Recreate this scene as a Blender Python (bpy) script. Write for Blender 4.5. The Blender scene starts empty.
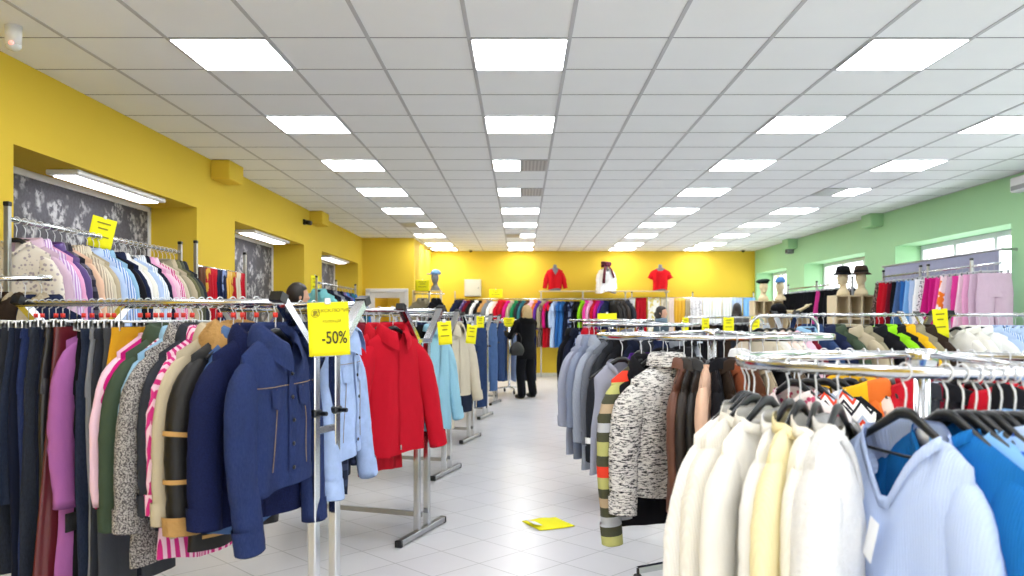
import bpy, math, random
from mathutils import Vector, Matrix, noise
scene = bpy.context.scene
COLL = scene.collection
R = math.radians
rnd = random.Random(7)
PI = math.pi

def lin(h):
    h = h.lstrip('#')
    out = []
    for i in (0, 2, 4):
        c = int(h[i:i+2], 16) / 255
        out.append(c/12.92 if c <= .04045 else ((c+.055)/1.055)**2.4)
    return (*out, 1.0)

def sm(x):
    x = max(0., min(1., x))
    return x*x*(3-2*x)

def lerp(a, b, t):
    return a+(b-a)*t

# ------------------------------------------------------------------ materials
class NT:
    def __init__(s, name):
        s.m = bpy.data.materials.new(name)
        s.m.use_nodes = True
        s.t = s.m.node_tree
        s.b = s.t.nodes['Principled BSDF']
    def n(s, typ, **kw):
        nd = s.t.nodes.new(typ)
        for k, v in kw.items():
            if k.startswith('i_'):
                nd.inputs[k[2:].replace('_', ' ')].default_value = v
            else:
                setattr(nd, k, v)
        return nd
    def l(s, a, b):
        s.t.links.new(a, b)
    def mix(s, fac, a, b, mode='MIX'):
        nd = s.n('ShaderNodeMix', data_type='RGBA', blend_type=mode)
        for sock, v in ((nd.inputs[0], fac), (nd.inputs[6], a), (nd.inputs[7], b)):
            if hasattr(v, 'is_output'):
                s.l(v, sock)
            else:
                sock.default_value = v
        return nd.outputs[2]
    def math(s, op, a, b=None):
        nd = s.n('ShaderNodeMath', operation=op)
        for i, v in enumerate((a, b)):
            if v is None:
                continue
            if hasattr(v, 'is_output'):
                s.l(v, nd.inputs[i])
            else:
                nd.inputs[i].default_value = v
        return nd.outputs[0]
    def coord(s, scale=(1, 1, 1), rot=(0, 0, 0), out='Object'):
        tc = s.n('ShaderNodeTexCoord')
        mp = s.n('ShaderNodeMapping')
        mp.inputs['Scale'].default_value = scale
        mp.inputs['Rotation'].default_value = rot
        s.l(tc.outputs[out], mp.inputs['Vector'])
        return mp.outputs['Vector']
    def noise(s, vec, scale, detail=2, rough=.5):
        nd = s.n('ShaderNodeTexNoise')
        nd.inputs['Scale'].default_value = scale
        nd.inputs['Detail'].default_value = detail
        nd.inputs['Roughness'].default_value = rough
        s.l(vec, nd.inputs['Vector'])
        return nd.outputs['Fac']
    def ramp(s, fac, stops, interp='LINEAR'):
        nd = s.n('ShaderNodeValToRGB')
        nd.color_ramp.interpolation = interp
        el = nd.color_ramp.elements
        while len(el) < len(stops):
            el.new(.5)
        for e, (p, c) in zip(el, stops):
            e.position = p
            e.color = c
        s.l(fac, nd.inputs['Fac'])
        return nd.outputs['Color']
    def bump(s, h, strength=.3, dist=.01):
        nd = s.n('ShaderNodeBump')
        nd.inputs['Strength'].default_value = strength
        nd.inputs['Distance'].default_value = dist
        s.l(h, nd.inputs['Height'])
        s.l(nd.outputs['Normal'], s.b.inputs['Normal'])
    def set(s, base=None, rough=None, metal=None, spec=None):
        for key, v in (('Base Color', base), ('Roughness', rough), ('Metallic', metal), ('Specular IOR Level', spec)):
            if v is None:
                continue
            if hasattr(v, 'is_output'):
                s.l(v, s.b.inputs[key])
            else:
                s.b.inputs[key].default_value = v
        return s

BW0, BW1 = (0, 0, 0, 1), (1, 1, 1, 1)

def plain(name, hexc, rough=.5, metal=0., nz=0., spec=.5, nscale=6, bump=0):
    t = NT(name)
    c = lin(hexc)
    t.set(c, rough, metal, spec)
    if nz or bump:
        v = t.coord()
        f = t.noise(v, nscale, 4)
        if nz:
            d = tuple(x*(1-nz) for x in c[:3]) + (1,)
            t.set(t.mix(f, d, c))
        if bump:
            t.bump(t.noise(v, nscale*12, 3), bump, .003)
    return t.m

M = {}
M['yellow'] = plain('yellow_wall_paint', '#e2c240', .75, nz=.05, spec=.2, nscale=2, bump=.15)
M['green'] = plain('green_wall_paint', '#a6d3a2', .75, nz=.04, spec=.2, nscale=2, bump=.15)
M['white_paint'] = plain('white_frame_paint', '#e9e9ec', .4, nz=.03)
M['tile'] = None
M['chrome'] = plain('chrome', '#d6d8dc', .16, 1.0, nz=.05)
M['steel'] = plain('brushed_steel', '#b9babb', .34, 1.0, nz=.08, nscale=20)
M['black_plastic'] = plain('black_plastic', '#14161a', .3, nz=.1)
M['clear_plastic'] = plain('pale_plastic', '#dcdfe4', .25, nz=.05)
M['red_plastic'] = plain('red_plastic', '#e0362c', .4, nz=.05)
M['paper_yellow'] = plain('yellow_paper', '#f6ee22', .7, nz=.03, spec=.2)
M['ink'] = plain('dark_ink', '#3c3a1c', .8)
M['ink_pale'] = plain('olive_ink', '#8f8420', .8)
M['skin'] = plain('skin', '#d9a78c', .55, nz=.06)
M['hair_dark'] = plain('dark_hair', '#231a17', .5, nz=.4, nscale=40, bump=.5)
M['hair_blonde'] = plain('blonde_hair', '#c9ab78', .5, nz=.3, nscale=40, bump=.5)
M['mannequin'] = plain('beige_mannequin', '#d8c6a0', .45, nz=.05)
M['mannequin_grey'] = plain('grey_mannequin', '#7d7f86', .5, nz=.05)
M['pale_wood'] = plain('pale_laminate', '#dccba8', .5, nz=.1, nscale=9)
M['grey_box'] = plain('grey_enamel', '#d3d2c6', .45, nz=.03)
M['rubber'] = plain('dark_rubber', '#26282c', .6, nz=.1)
M['white_paper'] = plain('white_paper', '#f2f2f2', .7, nz=.02)
M['red_led'] = None
M['lens'] = plain('dark_lens', '#101014', .1)
M['leather_bag'] = plain('black_leather', '#0a0a0c', .5, nz=.2, nscale=30, bump=.4)

def emit(name, col, strength):
    t = NT(name)
    t.set((.8, .8, .8, 1), .5)
    t.b.inputs['Emission Color'].default_value = col
    t.b.inputs['Emission Strength'].default_value = strength
    return t.m
LIGHT_E = 12.0
M['panel'] = emit('lit_diffuser', (.965, .98, 1, 1), LIGHT_E)
M['tube_light'] = emit('lit_fluorescent_diffuser', (.96, .95, 1, 1), 5.0)
M['red_led'] = emit('red_led', (1, .1, .08, 1), 1.2)

t = NT('grey_louvre')
w = t.n('ShaderNodeTexWave', wave_type='BANDS', bands_direction='X')
w.inputs['Scale'].default_value = 8
t.l(t.coord(), w.inputs['Vector'])
t.set(t.ramp(w.outputs['Fac'], [(0, lin('#8b8d92')), (1, lin('#b4b5b8'))]), .4)
M['louvre'] = t.m

t = NT('ceiling_tile')
v = t.coord()
n1 = t.noise(v, 3, 2)
n2 = t.noise(v, 260, 2)
t.set(t.mix(n1, lin('#eef0f3'), lin('#f3f5f7')), .9, spec=.1)
t.bump(n2, .25, .002)
M['ceiling'] = t.m
M['tee'] = plain('ceiling_tee_bar', '#bcbdc2', .5, nz=.04)
M['tee_dark'] = plain('ceiling_joint', '#97989c', .7, nz=.05)

t = NT('floor_tiles')                       # 33 cm tiles laid on the diagonal
v = t.coord(rot=(0, 0, R(45)))
br = t.n('ShaderNodeTexBrick', offset=0.0, squash=1.0)
br.inputs['Scale'].default_value = 1.0
br.inputs['Brick Width'].default_value = .333
br.inputs['Row Height'].default_value = .333
br.inputs['Mortar Size'].default_value = .0042
br.inputs['Mortar Smooth'].default_value = .2
br.inputs['Color1'].default_value = lin('#dadade')
br.inputs['Color2'].default_value = lin('#d5d5da')
br.inputs['Mortar'].default_value = lin('#a9a9ac')
t.l(v, br.inputs['Vector'])
cl = t.noise(v, 5, 5, .6)
t.set(t.mix(t.math('MULTIPLY', cl, .35), br.outputs['Color'], lin('#c2c2c7')), .28, spec=.4)
t.bump(br.outputs['Fac'], -.12, .002)
M['floor'] = t.m

t = NT('dark_floral_blind')                 # charcoal cloth with pale blossoms
v = t.coord()
vo = t.n('ShaderNodeTexVoronoi', feature='F1')
vo.inputs['Scale'].default_value = 4.2
dv = t.n('ShaderNodeVectorMath', operation='ADD')
nn = t.n('ShaderNodeTexNoise')
nn.inputs['Scale'].default_value = 9
t.l(v, nn.inputs['Vector'])
t.l(v, dv.inputs[0])
sc = t.n('ShaderNodeVectorMath', operation='SCALE')
sc.inputs['Scale'].default_value = .16
t.l(nn.outputs['Color'], sc.inputs[0])
t.l(sc.outputs[0], dv.inputs[1])
t.l(dv.outputs[0], vo.inputs['Vector'])
fl = t.ramp(vo.outputs['Distance'], [(.0, BW1), (.4, (.8, .8, .8, 1)), (.56, BW0)])
pet = t.noise(v, 17, 3, .6)
mask = t.math('MULTIPLY', fl, t.ramp(pet, [(.44, BW0), (.56, BW1)]))
fine = t.noise(v, 45, 3)
base = t.mix(fine, lin('#434248'), lin('#66656d'))
t.set(t.mix(t.math('MULTIPLY', mask, .75), base, lin('#d8d8da')), .65, spec=.25)
M['floral'] = t.m

t = NT('window_glass')
tr = t.n('ShaderNodeBsdfTransparent')
gl = t.n('ShaderNodeBsdfGlossy')
gl.inputs['Roughness'].default_value = .03
ms = t.n('ShaderNodeMixShader')
ms.inputs[0].default_value = .07; t.l(tr.outputs[0], ms.inputs[1]); t.l(gl.outputs[0], ms.inputs[2])
t.l(ms.outputs[0], t.t.nodes['Material Output'].inputs['Surface'])
M['glass'] = t.m

# fabrics: the garment's own colour is the object's colour, the second colour a property of the object
def second(t):
    a = t.n('ShaderNodeAttribute', attribute_type='OBJECT', attribute_name='second_colour')
    return a.outputs['Color']
def fabric(name, fn, rough=.85, spec=.15, sheen=.0):
    t = NT(name)
    oi = t.n('ShaderNodeObjectInfo')
    t.set(oi.outputs['Color'], rough, 0, spec)
    if sheen:
        t.b.inputs['Sheen Weight'].default_value = sheen
    fn(t, oi.outputs['Color'])
    M[name] = t.m
def shade(t, c, k):
    return t.mix(1.0, c, (k, k, k, 1), 'MULTIPLY')
def f_cotton(t, c):
    v = t.coord()
    t.set(t.mix(t.noise(v, 14, 3), shade(t, c, .88), c))
    t.bump(t.noise(t.coord((1, 1, .5)), 55, 4), .35, .006)
def f_denim(t, c):
    v = t.coord()
    a = t.noise(v, 14, 5, .65)
    b = t.noise(t.coord((1, 1, .3)), 240, 2)
    m1 = t.mix(a, shade(t, c, .68), shade(t, c, 1.3))
    t.set(t.mix(t.math('MULTIPLY', b, .07), m1, lin('#8fa5cf')))
    t.bump(t.noise(v, 34, 4), .4, .006)
def f_knit(t, c):
    w = t.n('ShaderNodeTexWave', wave_type='BANDS', bands_direction='X')
    w.inputs['Scale'].default_value = 48
    w.inputs['Distortion'].default_value = .6
    w.inputs['Detail Scale'].default_value = 6
    t.l(t.coord(), w.inputs['Vector'])
    t.set(t.mix(w.outputs['Fac'], shade(t, c, .93), c))
    t.bump(w.outputs['Fac'], .35, .003)
def f_fluffy(t, c):
    v = t.coord()
    t.set(t.mix(t.noise(v, 60, 3), shade(t, c, .85), c))
    t.bump(t.noise(v, 90, 4, .7), .9, .012)
def f_leather(t, c):
    v = t.coord()
    t.set(t.mix(t.noise(v, 9, 4), shade(t, c, .6), shade(t, c, 1.0)), .5, spec=.35)
    t.bump(t.noise(v, 60, 4), .35, .004)
def f_satin(t, c):
    w = t.n('ShaderNodeTexNoise'); w.inputs['Scale'].default_value = 9
    t.l(t.coord((1, 1, .15)), w.inputs['Vector'])
    t.set(t.mix(w.outputs['Fac'], shade(t, c, .6), shade(t, c, 1.25)), .35, spec=.5)
def f_stripe(t, c):            # upright stripes
    w = t.n('ShaderNodeTexWave', wave_type='BANDS', bands_direction='DIAGONAL', wave_profile='SIN')
    w.inputs['Scale'].default_value = 30
    t.l(t.coord((1, 1, .0)), w.inputs['Vector'])
    t.set(t.mix(t.ramp(w.outputs['Fac'], [(.45, BW0), (.55, BW1)]), c, second(t)))
def f_band(t, c):              # level stripes
    w = t.n('ShaderNodeTexWave', wave_type='BANDS', bands_direction='Z', wave_profile='SIN')
    w.inputs['Scale'].default_value = 5.5
    t.l(t.coord(), w.inputs['Vector'])
    t.set(t.mix(t.ramp(w.outputs['Fac'], [(.45, BW0), (.55, BW1)]), c, second(t)))
    t.bump(t.noise(t.coord(), 90, 3), .3, .004)
def f_zigzag(t, c):
    sx = t.n('ShaderNodeSeparateXYZ'); t.l(t.coord(), sx.inputs[0])
    tri = t.math('PINGPONG', t.math('ADD', sx.outputs['X'], sx.outputs['Y']), .035)
    f = t.math('FRACT', t.math('MULTIPLY', t.math('ADD', sx.outputs['Z'], tri), 11))
    t.set(t.ramp(f, [(0, lin('#f1efec')), (.25, lin('#23232b')), (.38, lin('#f1efec')), (.55, lin('#d9482c')), (.7, lin('#aebcd0')), (.85, lin('#f1efec'))], 'CONSTANT'))
def f_check(t, c):
    sx = t.n('ShaderNodeSeparateXYZ'); t.l(t.coord(), sx.inputs[0])
    h = t.math('GREATER_THAN', t.math('FRACT', t.math('MULTIPLY', sx.outputs['Z'], 14)), .6)
    u = t.math('GREATER_THAN', t.math('FRACT', t.math('MULTIPLY', t.math('ADD', sx.outputs['X'], sx.outputs['Y']), 14)), .6)
    t.set(t.mix(t.math('MULTIPLY', t.math('ADD', h, u), .5), c, second(t)))
def f_floral(t, c):
    vo = t.n('ShaderNodeTexVoronoi'); vo.inputs['Scale'].default_value = 42
    t.l(t.coord(), vo.inputs['Vector'])
    t.set(t.mix(t.ramp(vo.outputs['Distance'], [(.28, BW1), (.4, BW0)]), c, second(t)))
def f_bigfloral(t, c):
    f = t.noise(t.coord(), 9, 2)
    t.set(t.mix(t.ramp(f, [(.52, BW0), (.56, BW1)]), c, second(t)))
def f_tweed(t, c):
    f = t.noise(t.coord(), 190, 2, .7)
    t.set(t.mix(t.ramp(f, [(.47, BW0), (.53, BW1)]), c, second(t)))
    t.bump(f, .5, .004)
def f_marl(t, c):
    f = t.noise(t.coord((1, 1, 4.5)), 38, 4, .65)
    g = t.noise(t.coord(), 170, 2)
    h = t.math('ADD', t.math('MULTIPLY', f, .8), t.math('MULTIPLY', g, .2))
    t.set(t.mix(t.ramp(h, [(.42, BW1), (.52, BW0)]), c, second(t)))
    t.bump(g, .8, .006)
def f_blocks(t, c):            # knitted bands of red, lime, olive and cream
    sx = t.n('ShaderNodeSeparateXYZ'); t.l(t.coord(), sx.inputs[0])
    f = t.math('FRACT', t.math('MULTIPLY', sx.outputs['Z'], -2.4))
    t.set(t.ramp(f, [(0, lin('#4c4d3c')), (.1, lin('#b6b672')), (.25, lin('#4c4d3c')), (.36, lin('#e5432f')), (.48, lin('#b4b36e')), (.6, lin('#4c4d3c')), (.7, lin('#b59f82')), (.8, lin('#4c4d3c')), (.9, lin('#b9bcc2'))], 'CONSTANT'))
    t.bump(t.noise(t.coord(), 90, 3), .5, .004)
for nm, fn, kw in (('cotton', f_cotton, {}), ('denim', f_denim, {}), ('knit', f_knit, {}), ('fluffy', f_fluffy, {}), ('leather', f_leather, {}),
                   ('satin', f_satin, {}), ('stripe', f_stripe, {}), ('band', f_band, {}), ('zigzag', f_zigzag, {}), ('check', f_check, {}), ('floral', f_floral, {}),
                   ('bigfloral', f_bigfloral, {}), ('tweed', f_tweed, {}), ('marl', f_marl, {}), ('blocks', f_blocks, {})):
    fabric('fabric_'+nm, fn, **kw)

# ------------------------------------------------------------------ mesh helpers
class MB:
    def __init__(s):
        s.v = []; s.f = []
    def add(s, vs, fs):
        o = len(s.v)
        s.v += [tuple(x) for x in vs]
        s.f += [tuple(i+o for i in f) for f in fs]
        return s
    def box(s, c, d, rz=0., ch=0.):
        x, y, z = (k/2 for k in d)
        if ch:
            c_ = min(ch, x*.9, y*.9, z*.9)
            vs = []
            for sx in (-1, 1):
                for sy in (-1, 1):
                    for sz in (-1, 1):
                        vs += [(sx*(x-c_), sy*(y-c_), sz*z), (sx*(x-c_), sy*y, sz*(z-c_)), (sx*x, sy*(y-c_), sz*(z-c_))]
            idx = lambda sx, sy, sz, k: ((sx > 0)*4+(sy > 0)*2+(sz > 0))*3+k
            fs = []
            for sg in (-1, 1):
                fs.append((idx(-1, -1, sg, 0), idx(1, -1, sg, 0), idx(1, 1, sg, 0), idx(-1, 1, sg, 0))[::sg])
                fs.append((idx(-1, sg, -1, 1), idx(1, sg, -1, 1), idx(1, sg, 1, 1), idx(-1, sg, 1, 1))[::-sg])
                fs.append((idx(sg, -1, -1, 2), idx(sg, 1, -1, 2), idx(sg, 1, 1, 2), idx(sg, -1, 1, 2))[::sg])
            for a in (-1, 1):
                for b in (-1, 1):
                    fs.append((idx(-1, a, b, 0), idx(1, a, b, 0), idx(1, a, b, 1), idx(-1, a, b, 1))[::-a*b])
                    fs.append((idx(a, -1, b, 0), idx(a, 1, b, 0), idx(a, 1, b, 2), idx(a, -1, b, 2))[::a*b])
                    fs.append((idx(a, b, -1, 1), idx(a, b, 1, 1), idx(a, b, 1, 2), idx(a, b, -1, 2))[::-a*b])
                    for e in (-1, 1):
                        fs.append((idx(a, b, e, 0), idx(a, b, e, 1), idx(a, b, e, 2))[::a*b*e])
        else:
            vs = [(sx*x, sy*y, sz*z) for sx in (-1, 1) for sy in (-1, 1) for sz in (-1, 1)]
            fs = [(0, 1, 3, 2), (4, 6, 7, 5), (0, 4, 5, 1), (2, 3, 7, 6), (0, 2, 6, 4), (1, 5, 7, 3)]
        cs, sn = math.cos(rz), math.sin(rz)
        return s.add([(c[0]+a*cs-b*sn, c[1]+a*sn+b*cs, c[2]+k) for a, b, k in vs], fs)
    def bar(s, a, b, w, h, up=(0, 0, 1)):
        """a rectangular bar from a to b"""
        a, b = Vector(a), Vector(b)
        d = (b-a).normalized()
        u = Vector(up)
        if abs(d.dot(u)) > .98:
            u = Vector((1, 0, 0)) if abs(d.x) < .9 else Vector((0, 1, 0))
        x = d.cross(u).normalized()*w/2
        y = x.cross(d).normalized()*h/2
        vs = [p+sx*x+sy*y for p in (a, b) for sx, sy in ((-1, -1), (1, -1), (1, 1), (-1, 1))]
        return s.add(vs, [(0, 1, 2, 3), (7, 6, 5, 4), (0, 4, 5, 1), (1, 5, 6, 2), (2, 6, 7, 3), (3, 7, 4, 0)])
    def tube(s, pts, rad, n=8, cap=True, flat=1., up=None):
        pts = [Vector(p) for p in pts]
        m = len(pts)
        rr = rad if isinstance(rad, (list, tuple)) else [rad]*m
        base = Vector(up) if up else None
        o = len(s.v)
        prev = None
        for i, p in enumerate(pts):
            d = (pts[min(i+1, m-1)]-pts[max(i-1, 0)]).normalized()
            if base is not None:
                x = d.cross(base)
                x = x.normalized() if x.length > 1e-4 else Vector((1, 0, 0))
            elif prev is None:
                x = d.orthogonal().normalized()
            else:
                x = (prev-d*prev.dot(d))
                x = x.normalized() if x.length > 1e-5 else d.orthogonal().normalized()
            prev = x
            y = d.cross(x)
            r = rr[i]
            for k in range(n):
                a = 2*PI*k/n
                q = p+x*(math.cos(a)*r)+y*(math.sin(a)*r*flat)
                s.v.append(tuple(q))
        for i in range(m-1):
            for k in range(n):
                a, b = o+i*n+k, o+i*n+(k+1) % n
                s.f.append((a, b, b+n, a+n))
        if cap:
            s.f.append(tuple(o+k for k in range(n))[::-1])
            s.f.append(tuple(o+(m-1)*n+k for k in range(n)))
        return s
    def lathe(s, prof, c=(0, 0, 0), n=20, sx=1., sy=1., fn=None):
        o = len(s.v)
        m = len(prof)
        for r, z in prof:
            for k in range(n):
                a = 2*PI*k/n
                p = Vector((math.cos(a)*r*sx, math.sin(a)*r*sy, z))
                if fn:
                    p = fn(p)
                s.v.append((c[0]+p.x, c[1]+p.y, c[2]+p.z))
        for i in range(m-1):
            for k in range(n):
                a, b = o+i*n+k, o+i*n+(k+1) % n
                s.f.append((a, b, b+n, a+n))
        s.f.append(tuple(o+k for k in range(n))[::-1])
        s.f.append(tuple(o+(m-1)*n+k for k in range(n)))
        return s
    def ell(s, c, r, n=16, m=10, fn=None):
        prof = [(max(math.sin(PI*i/m), .02), -math.cos(PI*i/m)) for i in range(m+1)]
        return s.lathe([(a, b*r[2]) for a, b in prof], c, n, r[0], r[1], fn)
    def grid(s, pts):
        """rows of points -> quads"""
        o = len(s.v)
        nr, nc = len(pts), len(pts[0])
        for row in pts:
            s.v += [tuple(p) for p in row]
        for i in range(nr-1):
            for j in range(nc-1):
                a = o+i*nc+j
                s.f.append((a, a+1, a+1+nc, a+nc))
        return s
    def mesh(s, name, mat=None, smooth=True):
        me = bpy.data.meshes.new(name)
        me.from_pydata(s.v, [], s.f)
        if mat:
            me.materials.append(mat)
        if smooth:
            me.polygons.foreach_set('use_smooth', [True]*len(me.polygons))
        me.update()
        return me
    def build(s, name, mat, parent=None, smooth=False):
        return link(name, s.mesh(name, M[mat] if isinstance(mat, str) else mat, smooth), parent)

def link(name, me, parent=None):
    o = bpy.data.objects.new(name, me)
    COLL.objects.link(o)
    if parent is not None:
        o.parent = parent
    return o
def thing(name, label, cat, loc=(0, 0, 0), rz=0., group=None):
    o = bpy.data.objects.new(name, None)
    o.empty_display_size = .1
    COLL.objects.link(o)
    o.location = loc
    o.rotation_euler = (0, 0, rz)
    return tag(o, label, cat, group)
LABELS = {}
def tag(o, label, cat, group=None):
    o['label'] = label
    o['category'] = cat
    if group:
        o['group'] = group
    return o
def struct(o):
    o['kind'] = 'structure'
    return o
def solid(o, th, off=0):
    m = o.modifiers.new('thickness', 'SOLIDIFY')
    m.thickness = th
    m.offset = off
    return o
def subd(o, n=1):
    m = o.modifiers.new('smooth', 'SUBSURF')
    m.levels = n; m.render_levels = n
    return o
def text_mesh(txt, size, name, align='CENTER', ext=.0004, bold=0.):
    cu = bpy.data.curves.new(name, 'FONT')
    cu.body = txt; cu.size = size; cu.align_x = align; cu.align_y = 'CENTER'; cu.extrude = ext; cu.offset = bold
    ob = bpy.data.objects.new(name, cu)
    COLL.objects.link(ob)
    dg = bpy.context.evaluated_depsgraph_get()
    me = bpy.data.meshes.new_from_object(ob.evaluated_get(dg))
    bpy.data.objects.remove(ob)
    return me
ORD = ['first', 'second', 'third', 'fourth', 'fifth', 'sixth', 'seventh', 'eighth', 'ninth', 'tenth', 'eleventh', 'twelfth', 'thirteenth', 'fourteenth',
       'fifteenth', 'sixteenth', 'seventeenth', 'eighteenth', 'nineteenth', 'twentieth', 'twenty-first', 'twenty-second', 'twenty-third', 'twenty-fourth', 'twenty-fifth', 'twenty-sixth', 'twenty-seventh', 'twenty-eighth', 'twenty-ninth', 'thirtieth']
# ------------------------------------------------------------------ the room
HC = 1.367                                   # eye height
ZC = 3.047                                   # ceiling
XL, XR, YB, YF = -3.25, 5.70, 19.4, -1.6
NZ0, NZ1 = .9, 2.494                         # niche sill and head
L_OPEN = [(1.15, 4.05), (5.10, 7.985), (9.045, 11.93), (12.99, 15.88)]
R_OPEN = [(1.35, 4.2), (5.3, 8.2), (9.26, 12.13), (13.2, 16.03), (17.1, 19.26)]

fl = struct(MB().box((1.2, 8.9, -.05), (10.6, 21.6, .1)).build('floor', 'floor'))
cm = MB().box((1.2, 8.9, ZC+.05), (10.6, 21.6, .1))
ce = struct(cm.build('ceiling', 'ceiling'))
tb = MB(); tj = MB()
k = -5
while -.31+.6*k < XR:
    x = -.31+.6*k
    if x > XL:
        tb.box((x, 8.9, ZC-.002), (.024, 21, .004))
    k += 1
for n in range(-11, 25):
    tj.box((1.2, 4.735+.6*n, ZC-.001), (9.2, .011, .002))
struct(tb.build('trim_1', 'tee')); struct(tj.build('trim_2', 'tee_dark'))

def holed_wall(name, mat, x0, x1, opens, y0, y1):
    m = MB()
    xc, xd = (x0+x1)/2, abs(x1-x0)
    m.box((xc, (y0+y1)/2, NZ0/2), (xd, y1-y0, NZ0))
    m.box((xc, (y0+y1)/2, (NZ1+ZC)/2), (xd, y1-y0, ZC-NZ1))
    e = y0
    for a, b in opens+[(y1, y1)]:
        if a > e:
            m.box((xc, (e+a)/2, (NZ0+NZ1)/2), (xd, a-e, NZ1-NZ0))
        e = b
    return struct(m.build(name, mat))
wl = holed_wall('wall_left', 'yellow', -3.74, XL, L_OPEN, YF, 16.3)
struct(MB().box((-3.80, 7.3, ZC/2), (.12, 18, ZC)).build('wall_left_outer', 'yellow'))
wr = holed_wall('wall_right', 'green', XR, 6.2, R_OPEN, YF, YB)
struct(MB().box((1.2, YB+.06, ZC/2), (10.2, .12, ZC)).build('wall_back', 'yellow'))
m = MB()                                       # unseen shop front behind the view; its window is added for fill daylight
m.box((1.2, YF-.06, .2), (10.2, .12, .4)).box((1.2, YF-.06, (2.7+ZC)/2), (10.2, .12, ZC-2.7)).box((-2.3, YF-.06, 1.55), (3.2, .12, 2.3)).box((4.8, YF-.06, 1.55), (3.0, .12, 2.3))
struct(m.build('wall_front', 'yellow'))
w = struct(thing('window_9', None, None, (1.3, YF-.05, .4)))
for k_ in ('label', 'category'):
    del w[k_]
f = MB()
for x in (-1.97, -.66, .66, 1.97):
    f.box((x, 0, 1.15), (.07, .08, 2.3), ch=.006)
f.box((0, 0, .035), (4, .079, .07), ch=.006).box((0, 0, 2.265), (4, .079, .07), ch=.006)
f.build('window_frame', 'white_paint', w)
MB().box((0, .01, 1.15), (3.9, .012, 2.2)).build('window_pane', 'glass', w)
# the corner room with the white door
m = MB()
m.box((-2.72+.47, 16.36, ZC/2), (.12, .12, ZC))
m.box((-3.235, 16.36, ZC/2), (.13, .12, ZC))
m.box((-2.74, 16.36, (2.0+ZC)/2), (.86, .12, ZC-2.0))
m.box((-2.25, 17.91, ZC/2), (.12, 2.98, ZC))
struct(m.build('wall_corner', 'yellow'))
struct(MB().box((-3.3, 17.9, ZC/2), (.1, 3.0, ZC)).build('wall_corner_side', 'yellow'))
dr = struct(thing('door_1', None, None, (-2.74, 16.33, 0)))
for k_ in ('label', 'category'):
    del dr[k_]
f = MB()
for x in (-.4, .4):
    f.box((x, 0, .99), (.07, .13, 1.98), ch=.005)
f.box((0, 0, 1.975), (.87, .13, .07), ch=.005)
f.build('door_frame', 'white_paint', dr)
lf = MB()
for x in (-.31, .31):
    lf.box((x, .01, .98), (.1, .05, 1.92), ch=.004)
for z in (.1, .9, 1.88):
    lf.box((0, .01, z), (.52, .05, .14 if z < 1 else .12), ch=.004)
leaf = lf.build('door_leaf', 'white_paint', dr)
MB().box((0, .01, 1.39), (.53, .012, .88)).build('door_pane', 'glass', leaf)
MB().box((0, .01, .49), (.53, .02, .72)).build('door_panel', 'white_paint', leaf)
MB().tube([(.31, -.06, 1.02), (.2, -.06, 1.02)], .01).tube([(.31, -.06, 1.02), (.31, 0, 1.02)], .01).build('door_handle', 'steel', dr)

for i, (a, b) in enumerate(L_OPEN):          # niches on the yellow side, closed with dark blossom cloth in white frames
    w = struct(thing(f'window_{i+1}', None, None, (-3.735, (a+b)/2, NZ0)))
    for k_ in ('label', 'category'):
        del w[k_]
    W, Hh = b-a, NZ1-NZ0
    f = MB()
    for y in (-W/2+.02, W/2-.02):
        f.box((.012, y, Hh/2), (.03, .045, Hh), ch=.004)
    f.box((.012, 0, Hh-.025), (.03, W, .05), ch=.004).box((.012, 0, .025), (.03, W, .05), ch=.004)
    f.build('window_frame', 'white_paint', w)
    bl = MB().box((.004, 0, Hh/2), (.012, W-.08, Hh-.09)).build('window_blind', 'floral', w)
for i, (a, b) in enumerate(R_OPEN):          # bright windows on the green side
    w = struct(thing(f'window_{i+5}', None, None, (6.12, (a+b)/2, NZ0)))
    for k_ in ('label', 'category'):
        del w[k_]
    W, Hh = b-a, NZ1-NZ0
    f = MB()
    for y in (-W/2+.035, W/2-.035, -W/6, W/6):
        f.box((0, y, Hh/2), (.07, .07, Hh), ch=.006)
    f.box((0, 0, Hh-.035), (.069, W, .07), ch=.006).box((0, 0, .035), (.069, W, .07), ch=.006)
    f.build('window_frame', 'white_paint', w)
    MB().box((.01, 0, Hh/2), (.012, W-.1, Hh-.1)).build('window_pane', 'glass', w)
    MB().box((-.2, 0, -.012), (.46, W, .024), ch=.004).build('window_sill', 'white_paint', w)
for i, (nm, c, d, mt) in enumerate((
        ('baseboard_back', (1.7, YB-.008, .04), (7.9, .016, .08), 'grey_box'),
        ('baseboard_left', (XL+.008, 7.3, .04), (.016, 17.9, .08), 'grey_box'),
        ('baseboard_right', (XR-.008, 8.9, .04), (.016, 20.9, .08), 'grey_box'))):
    struct(MB().box(c, d, ch=.003).build(nm, mt))
n_tr = 3
for y in (8.55, 12.45):                       # ends of ceiling beams
    struct(MB().box((XL+.1, y, ZC-.1), (.2, .42, .2), ch=.01).build(f'trim_{n_tr}', 'yellow')); n_tr += 1
for y in (12.7, 16.6):
    struct(MB().box((XR-.1, y, ZC-.1), (.2, .36, .2), ch=.01).build(f'trim_{n_tr}', 'green')); n_tr += 1

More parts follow.
